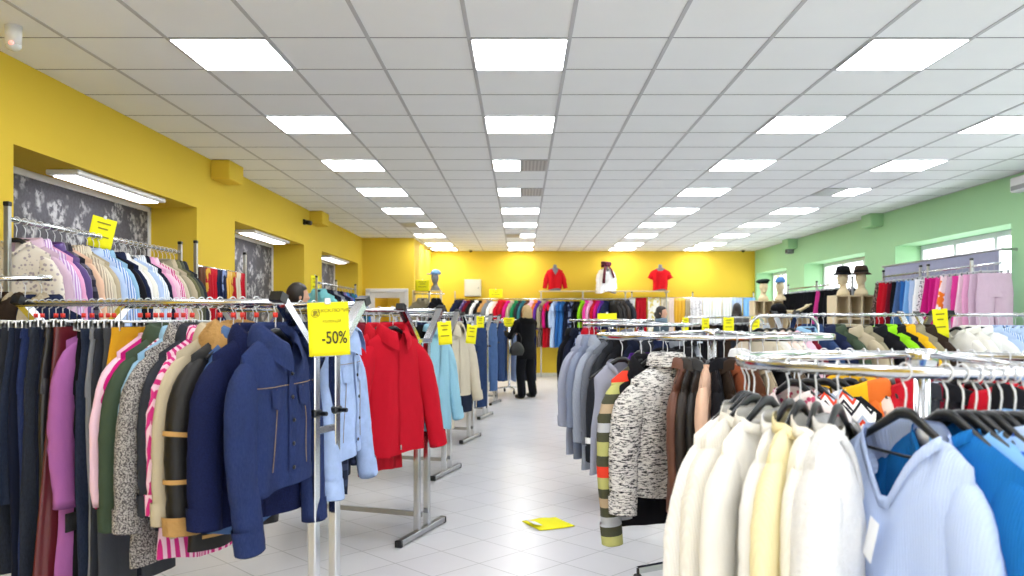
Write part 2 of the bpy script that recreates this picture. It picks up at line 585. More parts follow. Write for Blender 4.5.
# ceiling lights
COLS = [(-1.81, 'left'), (-.01, 'central'), (2.39, 'right'), (4.19, 'far right')]
ROWS = {0: {0: 1, 3: 1, 6: 1, 9: 1, 12: 1, 15: 'r', 18: 1, 21: 1, 23: 1},
        1: {0: 1, 3: 1, 6: 'l', 9: 'l', 12: 1, 15: 1, 18: 'r', 21: 1, 23: 1},
        2: {0: 1, 3: 1, 6: 1, 9: 1, 12: 1, 15: 1, 18: 1, 21: 1, 23: 1},
        3: {3: 1, 6: 1, 9: 'r', 12: 1, 15: 1, 18: 1, 21: 1, 23: 1}}
fr_m = MB()
for s_ in (-1, 1):
    fr_m.box((s_*.291, 0, -.004), (.012, .594, .008)).box((0, s_*.291, -.004), (.57, .012, .008))
fr_me = fr_m.mesh('light_frame', M['tee'], False)
full_me = MB().box((0, 0, -.003), (.57, .57, .006)).mesh('light_diffuser', M['panel'], False)
half_me = MB().box((0, 0, -.003), (.282, .57, .006)).mesh('light_half_diffuser', M['panel'], False)
louv_me = MB().box((0, 0, -.003), (.282, .57, .006)).mesh('light_louvre', M['louvre'], False)
def ceiling_light(x, y, state, label, grp):
    t = thing('ceiling_light', label, 'ceiling light', (x, y, ZC-.003), 0, grp)
    link('light_frame', fr_me, t)
    if state == 1:
        link('diffuser', full_me, t)
    else:
        s_ = -1 if state == 'l' else 1
        link('diffuser', half_me, t).location.x = s_*.143
        d = link('louvre', louv_me, t); d.location.x = -s_*.143
        d['label'] = 'unlit grey half'
for ci, (x, cn) in enumerate(COLS):
    for k, (n, st) in enumerate(ROWS[ci].items()):
        lab = f'{"half-lit" if st != 1 else "square"} ceiling panel light, {ORD[k]} from the front in the {cn} row'
        ceiling_light(x, 5.035+.6*n, st, lab, 'square ceiling lights')
    for n in (-3, -6, -9):
        ceiling_light(x, 5.035+.6*n, 1, 'square ceiling panel light over the shop entrance behind the view', 'entrance ceiling lights')
ceiling_light(-2.75, 17.8, 1, 'unseen ceiling panel light added to brighten the room behind the white door', 'added corner room light')  # unseen panel added so the room behind the door is not dark
NICHE = ['niche above the pastel shirt rail', 'second niche behind the dark-haired man', 'farthest dark niche']
for i, (a, b) in enumerate(L_OPEN):
    if i == 0:
        continue
    y = (a+b)/2+.12
    t = thing('niche_lamp', f'white fluorescent lamp under the soffit of the {NICHE[i-1]}', 'lamp', (-3.42, y, NZ1-.002), 0, 'niche lamps')
    m = MB()
    m.box((0, 0, -.02), (.25, 1.46, .04), ch=.008)
    m.build('lamp_housing', 'white_paint', t)
    MB().box((-.01, 0, -.043), (.17, 1.36, .012), ch=.004).build('diffuser', 'tube_light', t)
# ------------------------------------------------------------------ garments
# local frame: the hook sits on the rail at the origin, the shoulders run along X, the front looks along -Y
def body_fns(p):
    w, hem, L, t, nw, nd, zs, slope = (p[k] for k in ('w', 'hem', 'L', 't', 'nw', 'nd', 'zs', 'slope'))
    neck, fold, ph = p['neck'], p['fold'], p['seed']*1.7
    def ztop(x, front):
        ax = abs(x)
        z = zs-slope*max(0, (ax-nw*.6))/(w-nw*.6)
        if ax < nw:
            q = ax/nw
            d = nd if front else .012
            z -= d*(1-q) if (neck == 'v' and front) else d*math.sqrt(max(0, 1-q*q))
        return z
    def width(v):
        return lerp(w, lerp(w*.93, hem, sm(v)), sm(v/.25))
    def depth(v, x, hw, front):
        q = min(1, abs(x)/hw)
        full = t*math.sqrt(max(0, 1-q**3))
        ax = abs(x)
        top = min(.055, t*1.1)*math.sqrt(max(0, 1-(ax/nw)**2))*(1 if front else .8) if ax < nw else 0
        e = lerp(top, full, sm(v/.22)) if ax < nw else full*math.sqrt(min(1, v/.16))
        s = (-1 if front else 1)
        amp = fold*sm((v-.12)/.5)*(1-q*q*.6)
        wob = amp*(math.sin(x/hw*5.2+ph+v*1.4)+.6*math.sin(x/hw*9.1-ph*2+v*2.2)+.5*noise.noise((x*6, s*3+ph, v*4)))
        return s*e+wob*(1 if t > .03 else .6)
    return ztop, width, depth
def top_params(**kw):
    p = dict(w=.205, hem=.235, L=.68, t=.042, nw=.075, nd=.06, zs=-.105, slope=.082, neck='v', fold=.018, seed=1, SL=.57, r0=.082, r1=.052, ry=.036,
             out=32, hang=5, bend=.04, collar=None, trims=(), res=1, hood=False)
    p.update(kw)
    return p
def make_body(p, z_cut=None):
    ztop, width, depth = body_fns(p)
    nth, nv = (56, 26) if p['res'] else (26, 9)
    m = MB()
    ph = p['seed']
    rows = []
    for j in range(nv+1):
        v = (j/nv)**1.25
        hw = width(v)
        row = []
        for i in range(nth):
            th = 2*PI*i/nth
            cx, sx = math.cos(th), math.sin(th)
            x = hw*math.copysign(abs(cx)**.85, cx)
            front = sx > 0
            if abs(sx) < 1e-6:
                front = True
            zt = ztop(x*p['w']/hw, front)
            zh = -p['L']-.1+.012*math.sin(x*14+ph)*p['fold']/.012
            z = lerp(zt, zh, v)
            y = depth(v, x, hw, front)
            if abs(sx) < 1e-6:
                y *= 1
            x += .006*sm(v*2)*math.sin(z*17+ph*3)
            row.append((x, y, z))
        rows.append(row+[row[0]])
    o = MB()
    n = nth
    for row in rows:
        o.v += row[:-1]
    for j in range(nv):
        for i in range(n):
            a, b = j*n+i, j*n+(i+1) % n
            o.f.append((a, a+n, b+n, b))
    return o
def front_at(p, x, z, off=.004):
    ztop, width, depth = body_fns(p)
    zt = ztop(x, True)
    zh = -p['L']-.1
    v = max(0, min(1, (z-zt)/(zh-zt)))
    return Vector((x+.006*sm(v*2)*math.sin(z*17+p['seed']*3), depth(v, x, width(v), True)-off, z))
def patch(p, x0, x1, z0, z1, off=.005, nx=6, nz=6, top=None):
    rows = []
    for j in range(nz+1):
        z = lerp(z1, z0, j/nz)
        rows.append([front_at(p, lerp(x0, x1, i/nx), z+(top(lerp(-1, 1, i/nx))*(1 if j == nz else 0) if top else 0), off) for i in range(nx+1)])
    return MB().grid(rows)
def sleeve_path(p, s, n):
    x, z = s*(p['w']-.075), p['zs']-p['slope']-.03
    pts = [Vector((x, 0, z))]
    for i in range(1, n+1):
        u = i/n
        a = R(lerp(68, lerp(p['out'], p['hang'], sm((u-.12)*1.7)), sm(u/.2)))
        x += s*math.sin(a)*p['SL']/n
        z -= math.cos(a)*p['SL']/n
        pts.append(Vector((x, -p['bend']*u*u, z)))
    return pts
def sleeve_r(p, u):
    return lerp(.035, lerp(p['r0'], p['r1'], u**.6), sm(u/.3+.08))
def sleeve_ry(p, u):
    return lerp(.018, lerp(p['ry'], p['ry']*.9, u), sm(u/.22+.1))
def make_sleeve(p, s):
    n, k = (20, 16) if p['res'] else (9, 8)
    pts = sleeve_path(p, s, n)
    m = MB()
    rings = []
    for i, c in enumerate(pts):
        u = i/n
        d = (pts[min(i+1, n)]-pts[max(i-1, 0)]).normalized()
        nx = Vector((d.z, 0, -d.x)).normalized()
        rings.append((c, nx, sleeve_r(p, u), sleeve_ry(p, u)))
    c, nx, r, ry = rings[-1]
    rings.append((c+Vector((0, 0, .03)), nx, r*.82, ry*.8))
    for i, (c, nx, r, ry) in enumerate(rings):
        for q in range(k):
            a = 2*PI*q/k
            wv = 1+p['fold']*6*noise.noise((c.z*9+s, q*.9, p['seed']*2.3))+p['fold']*8*noise.noise((c.z*26+s*3, q*.5, p['seed']*1.3))*(1 if p['res'] else 0)
            pt = c+nx*(math.cos(a)*r*wv)+Vector((0, math.sin(a)*ry*wv, 0))
            m.v.append(tuple(pt))
    for i in range(len(rings)-1):
        for q in range(k):
            a, b = i*k+q, i*k+(q+1) % k
            m.f.append((a, b, b+k, a+k))
    m.f.append(tuple(range(k)))
    return m
def sleeve_band(p, s, u0, u1, grow=.003):
    n, k = 40, 16 if p['res'] else 8
    pts = sleeve_path(p, s, n)
    i0, i1 = int(u0*n), int(u1*n)
    m = MB()
    for i in range(i0, i1+1):
        c = pts[i]; u = i/n
        d = (pts[min(i+1, n)]-pts[max(i-1, 0)]).normalized()
        nx = Vector((d.z, 0, -d.x)).normalized()
        r = sleeve_r(p, u)+grow
        ry = sleeve_ry(p, u)+grow
        for q in range(k):
            a = 2*PI*q/k
            m.v.append(tuple(c+nx*(math.cos(a)*r)+Vector((0, math.sin(a)*ry, 0))))
    for i in range(i1-i0):
        for q in range(k):
            a, b = i*k+q, i*k+(q+1) % k
            m.f.append((a, b, b+k, a+k))
    return m
def neck_ring(p, h, fall, out, front_drop, gap=12, hi=.0, n=26, closed=False):
    """collar strip round the neck; gap = half opening at the front in degrees"""
    nw, dep = p['nw']+.004, min(.055, p['t']*1.1)+.004
    rows = []
    rng = 180-gap
    prof = [(0, 0), (.002, h*.6), (.006, h), (.014+out*.3, h*.75), (.016+out, h-fall*.6), (.02+out, h-fall)]
    for i in range(n+1):
        a = R(lerp(-rng, rng, i/n))
        f = sm((abs(math.degrees(a))-70)/110)
        x, y = nw*math.sin(a), dep*math.cos(a)
        zb = p['zs']-.012*(1-f)-front_drop*f-.02*abs(math.sin(a))*0
        rows.append([(x*(1+o/nw), y*(1+o/dep), zb+(dz if dz > 0 or k == 0 else dz*(1+.6*f))) for k, (o, dz) in enumerate(prof)])
    return MB().grid(rows)
def neck_band(p, wd=.02):
    """rib band that follows the neckline, front and back"""
    ztop, width, depth = body_fns(p)
    rows = []
    n = 30
    for i in range(n+1):
        a = 2*PI*i/n
        x = p['nw']*1.02*math.cos(a)
        front = math.sin(a) >= 0
        z = ztop(x*.98, front)
        y = depth(0, x*.98, p['w'], front)
        s = -1 if front else 1
        rows.append([(x, y-s*0+s*.004, z+.006), (x*1.0, y+s*.008, z+.002), (x*1.08, y+s*.008, z-wd), (x*1.06, y+s*.003, z-wd)])
    return MB().grid(rows)
def hanger_black(wd=.175, zs=-.105, drop=.07, th=.011, ht=.014):
    hook = MB()
    pts = [(.0, 0, -.085), (0, 0, -.045), (.006, 0, -.03)]
    for i in range(13):
        a = R(-50+i*19)
        pts.append((.019*math.cos(a), 0, .019*math.sin(a)-.0))
    pts = [(0, 0, -.095), (.001, 0, -.075), (.004, 0, -.055), (.002, 0, -.038), (-.006, 0, -.026)]+[(.0195*math.sin(R(215-i*20)), 0, .0195*math.cos(R(215-i*20))) for i in range(0, 15)]
    hook.tube(pts, .0022, 6)
    bar = MB()
    path = []
    for i in range(17):
        x = lerp(-wd, wd, i/16)
        q = abs(x)/wd
        path.append((x, 0, zs-.006-(drop+.012)*max(0, q-.12)/.88-.012*q))
    rad = [lerp(.014, .007, abs(lerp(-1, 1, i/16))) for i in range(17)]
    bar.tube(path, rad, 8, flat=.62, up=(0, 1, 0))
    e_ = zs-.02-(drop+.012)*.82
    b2 = MB().tube([(-wd*.84, 0, e_), (-wd*.78, 0, e_-.022), (0, 0, e_-.026), (wd*.78, 0, e_-.022), (wd*.84, 0, e_)], .004, 6)
    return [('hook', hook, 'clear_plastic'), ('shoulder_bar', bar, 'black_plastic'), ('trouser_bar', b2, 'black_plastic')]
def hanger_clip(wd=.16):
    hook = MB().tube([(0, 0, -.075), (0, 0, -.035)]+[(.0185*math.sin(R(180-i*20)), 0, .0185*math.cos(R(180-i*20))) for i in range(0, 13)], .0021, 6)
    bar = MB().tube([(-wd, 0, -.075), (wd, 0, -.075)], .0045, 6)
    out = [('hook', hook, 'steel'), ('clip_bar', bar, 'clear_plastic')]
    for s in (-1, 1):
        out.append(('clip', MB().box((s*wd*.9, 0, -.09), (.022, .03, .045), ch=.004), 'clear_plastic'))
    return out
HANG = {}
def hanger_meshes(kind):
    if kind not in HANG:
        src = hanger_clip() if kind == 'clip' else hanger_black(.155, -.088, .06) if kind == 'broad' else hanger_black(*(() if kind != 'small' else (.15,)))
        mats = {'black': None, 'clear': 'clear_plastic', 'clip': None, 'small': None, 'broad': None}
        HANG[kind] = [(n, m.mesh('hanger_'+n, M[(mats[kind] if mats[kind] and n != 'hook' else mt)])) for n, m, mt in src]
        HANG[kind].append(('size_marker', MB().tube([(0, 0, -.058), (0, 0, -.04)], [.009, .009], 8).mesh('hanger_size_marker', M['red_plastic'])))
    return HANG[kind]

# ---- kinds of garment -> list of (part, mesh builder, role) ; role: main, second, or a fixed material
def mk_top(p):
    out = [('body', make_body(p), 'main')]
    if p['SL'] > 0:
        for s in (-1, 1):
            out.append(('sleeve', make_sleeve(p, s), 'main'))
            if 'cuff' in p['trims']:
                out.append(('cuff', sleeve_band(p, s, .88, 1.0), 'main'))
            if 'fur_cuff' in p['trims']:
                out.append(('cuff', sleeve_band(p, s, .9, 1.0, .012), 'second'))
            if 'arm_band' in p['trims']:
                for u in (.45, .7):
                    out.append(('sleeve_trim', sleeve_band(p, s, u, u+.03, .002), 'second'))
            if 'cuff_stripe' in p['trims']:
                for u in (.82, .9):
                    out.append(('cuff_stripe', sleeve_band(p, s, u, u+.042, .002), 'white'))
    c = p['collar']
    if c == 'shirt':
        out.append(('collar', neck_ring(p, .03, .05, .008, p['nd']*.75, 14), 'main'))
    elif c == 'jacket':
        out.append(('collar', neck_ring(p, .04, .085, .02, p['nd']*.8, 16), 'main'))
    elif c == 'turtle':
        out.append(('rolled_collar', neck_ring(p, .05, .06, .006, .012, 0), 'main'))
    elif c == 'fur':
        m = neck_ring(p, .05, .1, .035, p['nd']*.6, 20, n=44)
        m.v = [tuple(Vector(v)*1+Vector((noise.noise(Vector(v)*60), noise.noise(Vector(v)*60+Vector((9, 0, 0))), noise.noise(Vector(v)*60+Vector((0, 9, 0)))))*.014) for v in m.v]
        out.append(('fur_collar', m, 'second'))
    elif c == 'band':
        out.append(('neckband', neck_band(p), 'main'))
    T = p['trims']
    zt = p['zs']-p['nd']
    zb = -p['L']-.09
    if 'placket' in T:
        out.append(('placket', patch(p, -.016, .016, zb, zt-.01, .006, 3, 16), 'main'))
    if 'zip' in T:
        out.append(('zip', patch(p, -.006, .006, zb+.01, zt-.005, .007, 2, 16), 'main'))
        out.append(('zip_pull', MB().box(front_at(p, 0, zb+.03, .012), (.008, .004, .028)), 'steel'))
    if 'buttons' in T:
        for i in range(5):
            q = front_at(p, 0, lerp(zt-.05, zb+.06, i/4), .012)
            out.append(('button', MB().ell(q, (.008, .004, .008), 8, 5), 'button'))
    if 'pockets' in T:
        for s in (-1, 1):
            out.append(('pocket', patch(p, s*.05-(.05 if s < 0 else 0)*1, s*.05+(.06 if s > 0 else 0)+(0 if s > 0 else -0.01)*0, zt-.24, zt-.1, .007, 6, 6, top=lambda u: -.018*(1-abs(u))), 'main'))
    if 'flaps' in T:
        for s in (-1, 1):
            a, b = sorted((s*.045, s*.13))
            out.append(('pocket_flap', patch(p, a, b, zt-.16, zt-.1, .008, 6, 4, top=lambda u: -.02*(1-abs(u))), 'main'))
    if 'hemband' in T:
        out.append(('hem_band', patch(p, -p['hem']*.9, p['hem']*.9, zb-.005, zb+.05, .004, 20, 3), 'main'))
    if 'seams' in T:
        for x in (-.09, .09):
            m = MB().tube([front_at(p, x*(1+.2*(k/12)), lerp(zt-.1, zb+.06, k/12), .003) for k in range(13)], .0015, 4)
            out.append(('seam', m, 'stitch'))
        m = MB().tube([front_at(p, lerp(-.18, .18, k/14), zt-.09, .004) for k in range(15)], .0016, 4)
        out.append(('yoke_seam', m, 'stitch'))
    if 'bands' in T:
        for u in (.45, .93):
            z = lerp(p['zs']-.1, -p['L']-.1, u)
            out.append(('trim_band', patch(p, -p['w']*.95, p['w']*.95, z-.012, z, .004, 16, 2), 'second'))
    if 'tag' in T:
        q = front_at(p, .0, zt-.02, .02)
        m = MB().grid([[(q.x-.018, q.y-.004, q.z+.0), (q.x+.018, q.y-.012, q.z-.012)], [(q.x-.024, q.y-.02, q.z-.085), (q.x+.012, q.y-.03, q.z-.1)]])
        out.append(('price_tag', m, 'white'))
    if 'label' in T:
        out.append(('neck_label', MB().box((0, min(.05, p['t'])-.006, p['zs']-.045), (.05, .003, .035)), 'white'))
    if 'fringe' in T:
        m = MB()
        for i in range(34):
            x = lerp(-.05, .05, (i % 17)/16)
            s = 1 if i < 17 else -1
            pt = sleeve_path(p, s, 4)[-1]
            m.tube([pt+Vector((x, .0, 0)), pt+Vector((x*1.1, -.006, -.07))], .004, 4)
        out.append(('fringe', m, 'dark'))
    if 'hood' in T:
        m = MB().ell((0, .03, p['zs']-.02), (.11, .05, .085), 14, 8, fn=lambda q: Vector((q.x, q.y, q.z+.02*noise.noise(q*20))))
        out.append(('hood', m, 'main'))
    return out
def mk_trousers(L=1.0, w=.19, t=.026, seed=1, res=1, flare=.0, denim=True, fold=.006):
    nth, nv = (28, 16) if res else (14, 6)
    def tube_(cx0, cx1, w0, w1, z0, z1, t0, t1, nv=nv):
        m = MB()
        for j in range(nv+1):
            v = j/nv
            z = lerp(z0, z1, v)
            hw = lerp(w0, w1, sm(v)); tt = lerp(t0, t1, v); cx = lerp(cx0, cx1, v)
            for i in range(nth):
                a = 2*PI*i/nth
                f = fold*sm(v*3)*(math.sin(a*3+seed+z*7)+.7*noise.noise((math.cos(a)*3, z*9, seed)))
                m.v.append((cx+math.cos(a)*(hw+f), math.sin(a)*(tt+f*.7), z+.0))
        for j in range(nv):
            for i in range(nth):
                a, b = j*nth+i, j*nth+(i+1) % nth
                m.f.append((a, a+nth, b+nth, b))
        return m
    out = [('hips', tube_(0, 0, w*.93, w*1.04, -.11, -.36, t, t*1.25), 'main'),
           ('waistband', tube_(0, 0, w*.945, w*.955, -.1, -.14, t+.003, t+.003, 3), 'main')]
    for s in (-1, 1):
        out.append(('trouser_leg', tube_(s*w*.5, s*(w*.5+.01), w*.53, w*(.47+flare), -.3, -.1-L, t*1.2, t*.95), 'main'))
    if res:
        for s in (-1, 1):
            rows = [[(s*lerp(.035, .12, i/5), t*1.32+.001, lerp(-.2, -.33, j/4)-(.02*(1-abs(i/2.5-1)) if j == 4 else 0)) for i in range(6)] for j in range(5)]
            out.append(('back_pocket', MB().grid(rows), 'main'))
    return out
def mk_skirt(L=.7, w=.17, hem=.27, t=.03, seed=1, res=1, fold=.012, waist=True):
    nth, nv = (48, 16) if res else (20, 7)
    m = MB()
    for j in range(nv+1):
        v = j/nv
        for i in range(nth):
            a = 2*PI*i/nth
            f = fold*v*(math.sin(a*7+seed)+.6*math.sin(a*12-seed*2+v))
            m.v.append((math.cos(a)*(lerp(w, hem, v)+f), math.sin(a)*(lerp(t*.7, t, v)+f*.6), -.1-L*v))
    for j in range(nv):
        for i in range(nth):
            a, b = j*nth+i, j*nth+(i+1) % nth
            m.f.append((a, a+nth, b+nth, b))
    out = [('body', m, 'main')]
    b = MB()
    for j in range(3):
        for i in range(nth):
            a = 2*PI*i/nth
            b.v.append((math.cos(a)*(w+.004), math.sin(a)*(t*.7+.004), -.095-.018*j))
    for j in range(2):
        for i in range(nth):
            a, c = j*nth+i, j*nth+(i+1) % nth
            b.f.append((a, a+nth, c+nth, c))
    out.append(('waistband', b, 'main'))
    return out
def mk_drape(W=.5, L=1.2, back=1.0, waves=5, amp=.02, seed=1, res=1, taper=.0):
    """cloth folded over the rail, the rail runs along X"""
    nu, nv = (46, 26) if res else (18, 10)
    rows = []
    tot = L+back
    for j in range(nv+1):
        s = -L+tot*j/nv
        row = []
        for i in range(nu+1):
            u = i/nu
            k = sm(abs(s)/.3)
            x = (u-.5)*W*(1-taper*(1-k))
            f = amp*k*(math.sin(u*waves*2*PI+seed)+.4*math.sin(u*waves*4.3*PI-seed*2+s*3)+.5*noise.noise((u*5, s*2, seed)))
            r = .017
            if abs(s) < r*PI/2:
                a = s/r
                y, z = math.sin(a)*r, math.cos(a)*r
            else:
                y, z = math.copysign(r, s), -(abs(s)-r*PI/2)
            row.append((x+.004*math.sin(s*9+u*8), y+f*(1 if s < 0 else .8), z))
        rows.append(row)
    return [('body', MB().grid(rows), 'main')]

KINDS_ = {
 'shirt':     lambda **k: mk_top(top_params(**{**dict(collar='shirt', trims=('placket', 'cuff'), nd=.055), **k})),
 'blouse':    lambda **k: mk_top(top_params(**{**dict(w=.19, neck='v', nd=.09, collar='band', fold=.014, L=.64), **k})),
 'jacket':    lambda **k: mk_top(top_params(**{**dict(w=.215, hem=.235, L=.64, t=.05, r0=.09, r1=.06, ry=.045, collar='jacket', trims=('zip', 'cuff', 'hemband'), nd=.06, fold=.009), **k})),
 'coat':      lambda **k: mk_top(top_params(**{**dict(w=.215, hem=.26, L=.95, t=.05, r0=.09, r1=.062, ry=.045, SL=.6, collar='jacket', trims=('placket', 'cuff'), nd=.13, fold=.009), **k})),
 'sweater':   lambda **k: mk_top(top_params(**{**dict(w=.21, hem=.225, L=.62, t=.05, r0=.088, r1=.05, ry=.042, neck='crew', nd=.05, collar='band', trims=('cuff',), fold=.013), **k})),
 'turtleneck':lambda **k: mk_top(top_params(**{**dict(w=.205, hem=.235, L=.64, t=.055, r0=.088, r1=.055, ry=.046, nw=.062, neck='crew', nd=.015, collar='turtle', trims=('cuff',), fold=.012), **k})),
 'cardigan':  lambda **k: mk_top(top_params(**{**dict(w=.21, hem=.235, L=.68, t=.05, r0=.088, r1=.052, ry=.042, neck='v', nd=.2, collar='band', trims=('placket', 'buttons', 'cuff'), fold=.012), **k})),
 'top':       lambda **k: mk_top(top_params(**{**dict(w=.19, hem=.21, L=.56, SL=.2, r1=.07, neck='crew', nd=.06, collar='band', out=40, hang=20), **k})),
 'vest':      lambda **k: mk_top(top_params(**{**dict(w=.18, hem=.21, L=.56, SL=0, neck='v', nd=.14, collar='band'), **k})),
 'dress':     lambda **k: mk_top(top_params(**{**dict(w=.18, hem=.27, L=1.1, SL=.18, r1=.07, nd=.08, collar='band', fold=.02, out=40, hang=20), **k})),
 'jeans':     mk_trousers, 'trousers': mk_trousers, 'skirt': mk_skirt, 'scarf': mk_drape, 'curtain': mk_drape,
}
COLR = {  # colour phrase: (albedo, fabric, second colour)
 'navy': ('#1b2340', 'cotton'), 'dark navy': ('#141a2e', 'cotton'), 'black': ('#15151a', 'cotton'), 'charcoal': ('#2d3038', 'cotton'), 'dark grey': ('#43464d', 'cotton'),
 'grey': ('#7e828b', 'cotton'), 'light grey': ('#a9afba', 'knit'), 'blue-grey': ('#8790a6', 'cotton'), 'white': ('#eeeeee', 'cotton'), 'off-white': ('#ebe8e0', 'cotton'),
 'cream': ('#d2c8b2', 'cotton'), 'ivory': ('#efece4', 'knit'), 'pale yellow': ('#eee2b4', 'knit'), 'yellow': ('#e9b51e', 'cotton'), 'mustard': ('#c99320', 'cotton'), 'orange': ('#e0702c', 'cotton'),
 'red': ('#b91828', 'cotton'), 'bright red': ('#bd1126', 'cotton'), 'burgundy': ('#6d1426', 'cotton'), 'wine satin': ('#5c1420', 'satin'), 'magenta': ('#c21877', 'cotton'), 'hot pink': ('#d83f95', 'cotton'),
 'pink': ('#e3a3c8', 'cotton'), 'pale pink': ('#e8c4d6', 'cotton'), 'lilac': ('#a562a2', 'cotton'), 'pale lilac': ('#cdb2c6', 'cotton'), 'purple': ('#4b2a78', 'satin'), 'violet': ('#5a2c8c', 'cotton'),
 'peach': ('#e0b9a0', 'cotton'), 'beige': ('#b5a88f', 'cotton'), 'khaki': ('#958d76', 'cotton'), 'olive': ('#6c6a4c', 'cotton'), 'dark olive': ('#4c5044', 'cotton'), 'dark green': ('#3e4c3c', 'cotton'),
 'green': ('#1f7a4a', 'cotton'), 'lime': ('#8fd41c', 'cotton'), 'teal': ('#2c6670', 'cotton'), 'light blue': ('#90b8d6', 'cotton'), 'pale blue': ('#b4c8ea', 'cotton'), 'sky blue': ('#7fb2e6', 'cotton'),
 'blue': ('#2f68ae', 'cotton'), 'royal blue': ('#2452c4', 'cotton'), 'cobalt': ('#1668b0', 'knit'), 'brown': ('#5c3a2a', 'cotton'), 'dark brown': ('#33271f', 'cotton'), 'tan': ('#b98e56', 'cotton'),
 'denim blue': ('#22375f', 'denim'), 'dark denim': ('#161d30', 'denim'), 'faded denim': ('#46628f', 'denim'), 'pale denim': ('#9fb4dc', 'denim'), 'black denim': ('#1b1d24', 'denim'), 'indigo denim': ('#172452', 'denim'),
 'black leather': ('#1d1b1b', 'leather'), 'brown leather': ('#6e4636', 'leather'), 'dark leather': ('#2c231d', 'leather'), 'rust suede': ('#8a4a30', 'cotton'),
 'black velvet': ('#141118', 'satin'), 'silver-grey': ('#a5a8b0', 'satin'), 'grey tweed': ('#a5a19e', 'tweed', '#4a4648'), 'brown tweed': ('#8c7a66', 'tweed', '#3a2f28'),
 'pink striped': ('#e7c2d4', 'stripe', '#c42f7c'), 'red striped': ('#e8e0e2', 'stripe', '#b52f50'), 'lilac striped': ('#dfd3e4', 'stripe', '#b78fc6'), 'beige striped': ('#d8cdb8', 'stripe', '#a4988a'),
 'blue striped': ('#d5dff0', 'stripe', '#6a90cc'), 'white striped': ('#eef0f2', 'stripe', '#b9c6d8'), 'black check': ('#2a2834', 'check', '#6c6876'), 'navy check': ('#1f2438', 'check', '#47506e'), 'red patterned': ('#a81e28', 'bigfloral', '#c99a3a'),
 'cream floral': ('#d9d1c6', 'floral', '#a49aa0'), 'navy patterned': ('#1d2440', 'bigfloral', '#8494c0'), 'orange print': ('#ecd6dc', 'bigfloral', '#ea7a28'), 'pink floral': ('#e8dcdc', 'floral', '#c04a6c'), 'white floral': ('#eceae2', 'bigfloral', '#d9c774'),
 'zigzag': ('#efefef', 'zigzag'), 'black and white marl': ('#dedbd7', 'marl', '#25252d'), 'multicoloured banded': ('#4c4d3c', 'blocks'), 'white fluffy': ('#f3f3f3', 'fluffy'), 'ivory ribbed': ('#f0ede5', 'knit'),
 'white knitted': ('#f3f2f0', 'knit'), 'cream knitted': ('#eeeae0', 'knit'), 'pale blue knitted': ('#b6c7ea', 'knit'), 'brown spotted': ('#4a3a34', 'floral', '#a08c80'), 'blue banded': ('#2a56c0', 'band', '#8fb4e8'),
 'dark striped': ('#2b211f', 'stripe', '#8a7a70'), 'black spotted': ('#18161c', 'floral', '#c4c0c6'), 'white spotted': ('#e4e0e4', 'floral', '#453c4c'), 'grey knitted': ('#71757f', 'knit'), 'charcoal knitted': ('#26282e', 'knit'),
 'light grey knitted': ('#9ea5b4', 'knit'), 'grey-blue': ('#a0a5b8', 'cotton'), 'pale grey': ('#bcc4d2', 'cotton'), 'golden': ('#d9a41c', 'satin'), 'red fluffy': ('#c41a2c', 'fluffy'),
 'navy wool': ('#151d44', 'tweed', '#10173a'), 'black lace': ('#17141c', 'floral', '#3a2a36'), 'turquoise': ('#7fc6cc', 'cotton'), 'black and tan': ('#141212', 'leather', '#bd935a'), 'white lace': ('#efefef', 'floral', '#dcdce0'),
 'aqua': ('#93c2d6', 'knit'), 'pale peach': ('#ead6cc', 'cotton'),
}
LONG = {'T': 'top'}
CACHE = {}
def get_parts(kind, key, opts):
    ck = (kind, key)
    if ck not in CACHE:
        CACHE[ck] = [(n, m.mesh(kind+'_'+n), role) for n, m, role in KINDS_[kind](**opts)]
    return CACHE[ck]
FIXED = {'steel': 'steel', 'white': 'white_paper', 'button': 'black_plastic', 'dark': 'rubber'}
ALL_G = []
def put(kind, col, loc, yaw, group, cat=None, label='', hanger='black', key=None, opts=None, roll=0., marker=False):
    """one garment and the hanger it hangs from"""
    base, fab, sec = (COLR[col]+(None,))[:3]
    c1, c2 = lin(base), lin(sec or base)
    if key is None:
        v = rnd.randrange(3)
        key = ('std', v)
        opts = dict(seed=v+1, res=0)
        if kind in ('scarf', 'curtain'):
            opts = dict(seed=v+1, res=0)
    g = thing(kind, label, cat or {'turtleneck': 'sweater', 'vest': 'top'}.get(kind, kind), loc, yaw, group)
    g.rotation_euler = (0, roll, yaw)
    for n, me, role in get_parts(kind, key, opts or {}):
        o = link(n, me, g)
        if role == 'stitch':
            mat, oc = M['fabric_cotton'], lin('#9a8468')
        elif role in FIXED:
            mat, oc = M[FIXED[role]], None
        elif role == 'second':
            mat, oc = M['fabric_fluffy' if n in ('fur_collar', 'cuff') else 'fabric_cotton'], c2
        else:
            mat, oc = M['fabric_'+fab], c1
        if not me.materials:
            me.materials.append(mat)
        o.material_slots[0].link = 'OBJECT'
        o.material_slots[0].material = mat
        if oc:
            o.color = oc
            o['second_colour'] = list(c2[:3])
        if role == 'second' or n in ('price_tag', 'neck_label', 'fringe', 'cuff_stripe'):
            o['label'] = {'fur_collar': 'furry collar', 'price_tag': 'white paper price tag', 'fringe': 'dark fringe', 'cuff_stripe': 'white stripe round the cuff'}.get(n, 'contrasting '+n.replace('_', ' '))
    g['_h'] = hanger or ''
    if hanger:
        h = thing('clothes_hanger', '', 'hanger', loc, yaw, None)
        h.rotation_euler = (0, roll, yaw)
        for n, me in hanger_meshes(hanger):
            if n == 'size_marker' and not marker:
                continue
            o = link(n, me, h)
            if n == 'size_marker':
                o['label'] = 'red size marker'
        ALL_G.append((g, h, hanger))
    else:
        ALL_G.append((g, None, None))
    del g['_h']
    return g
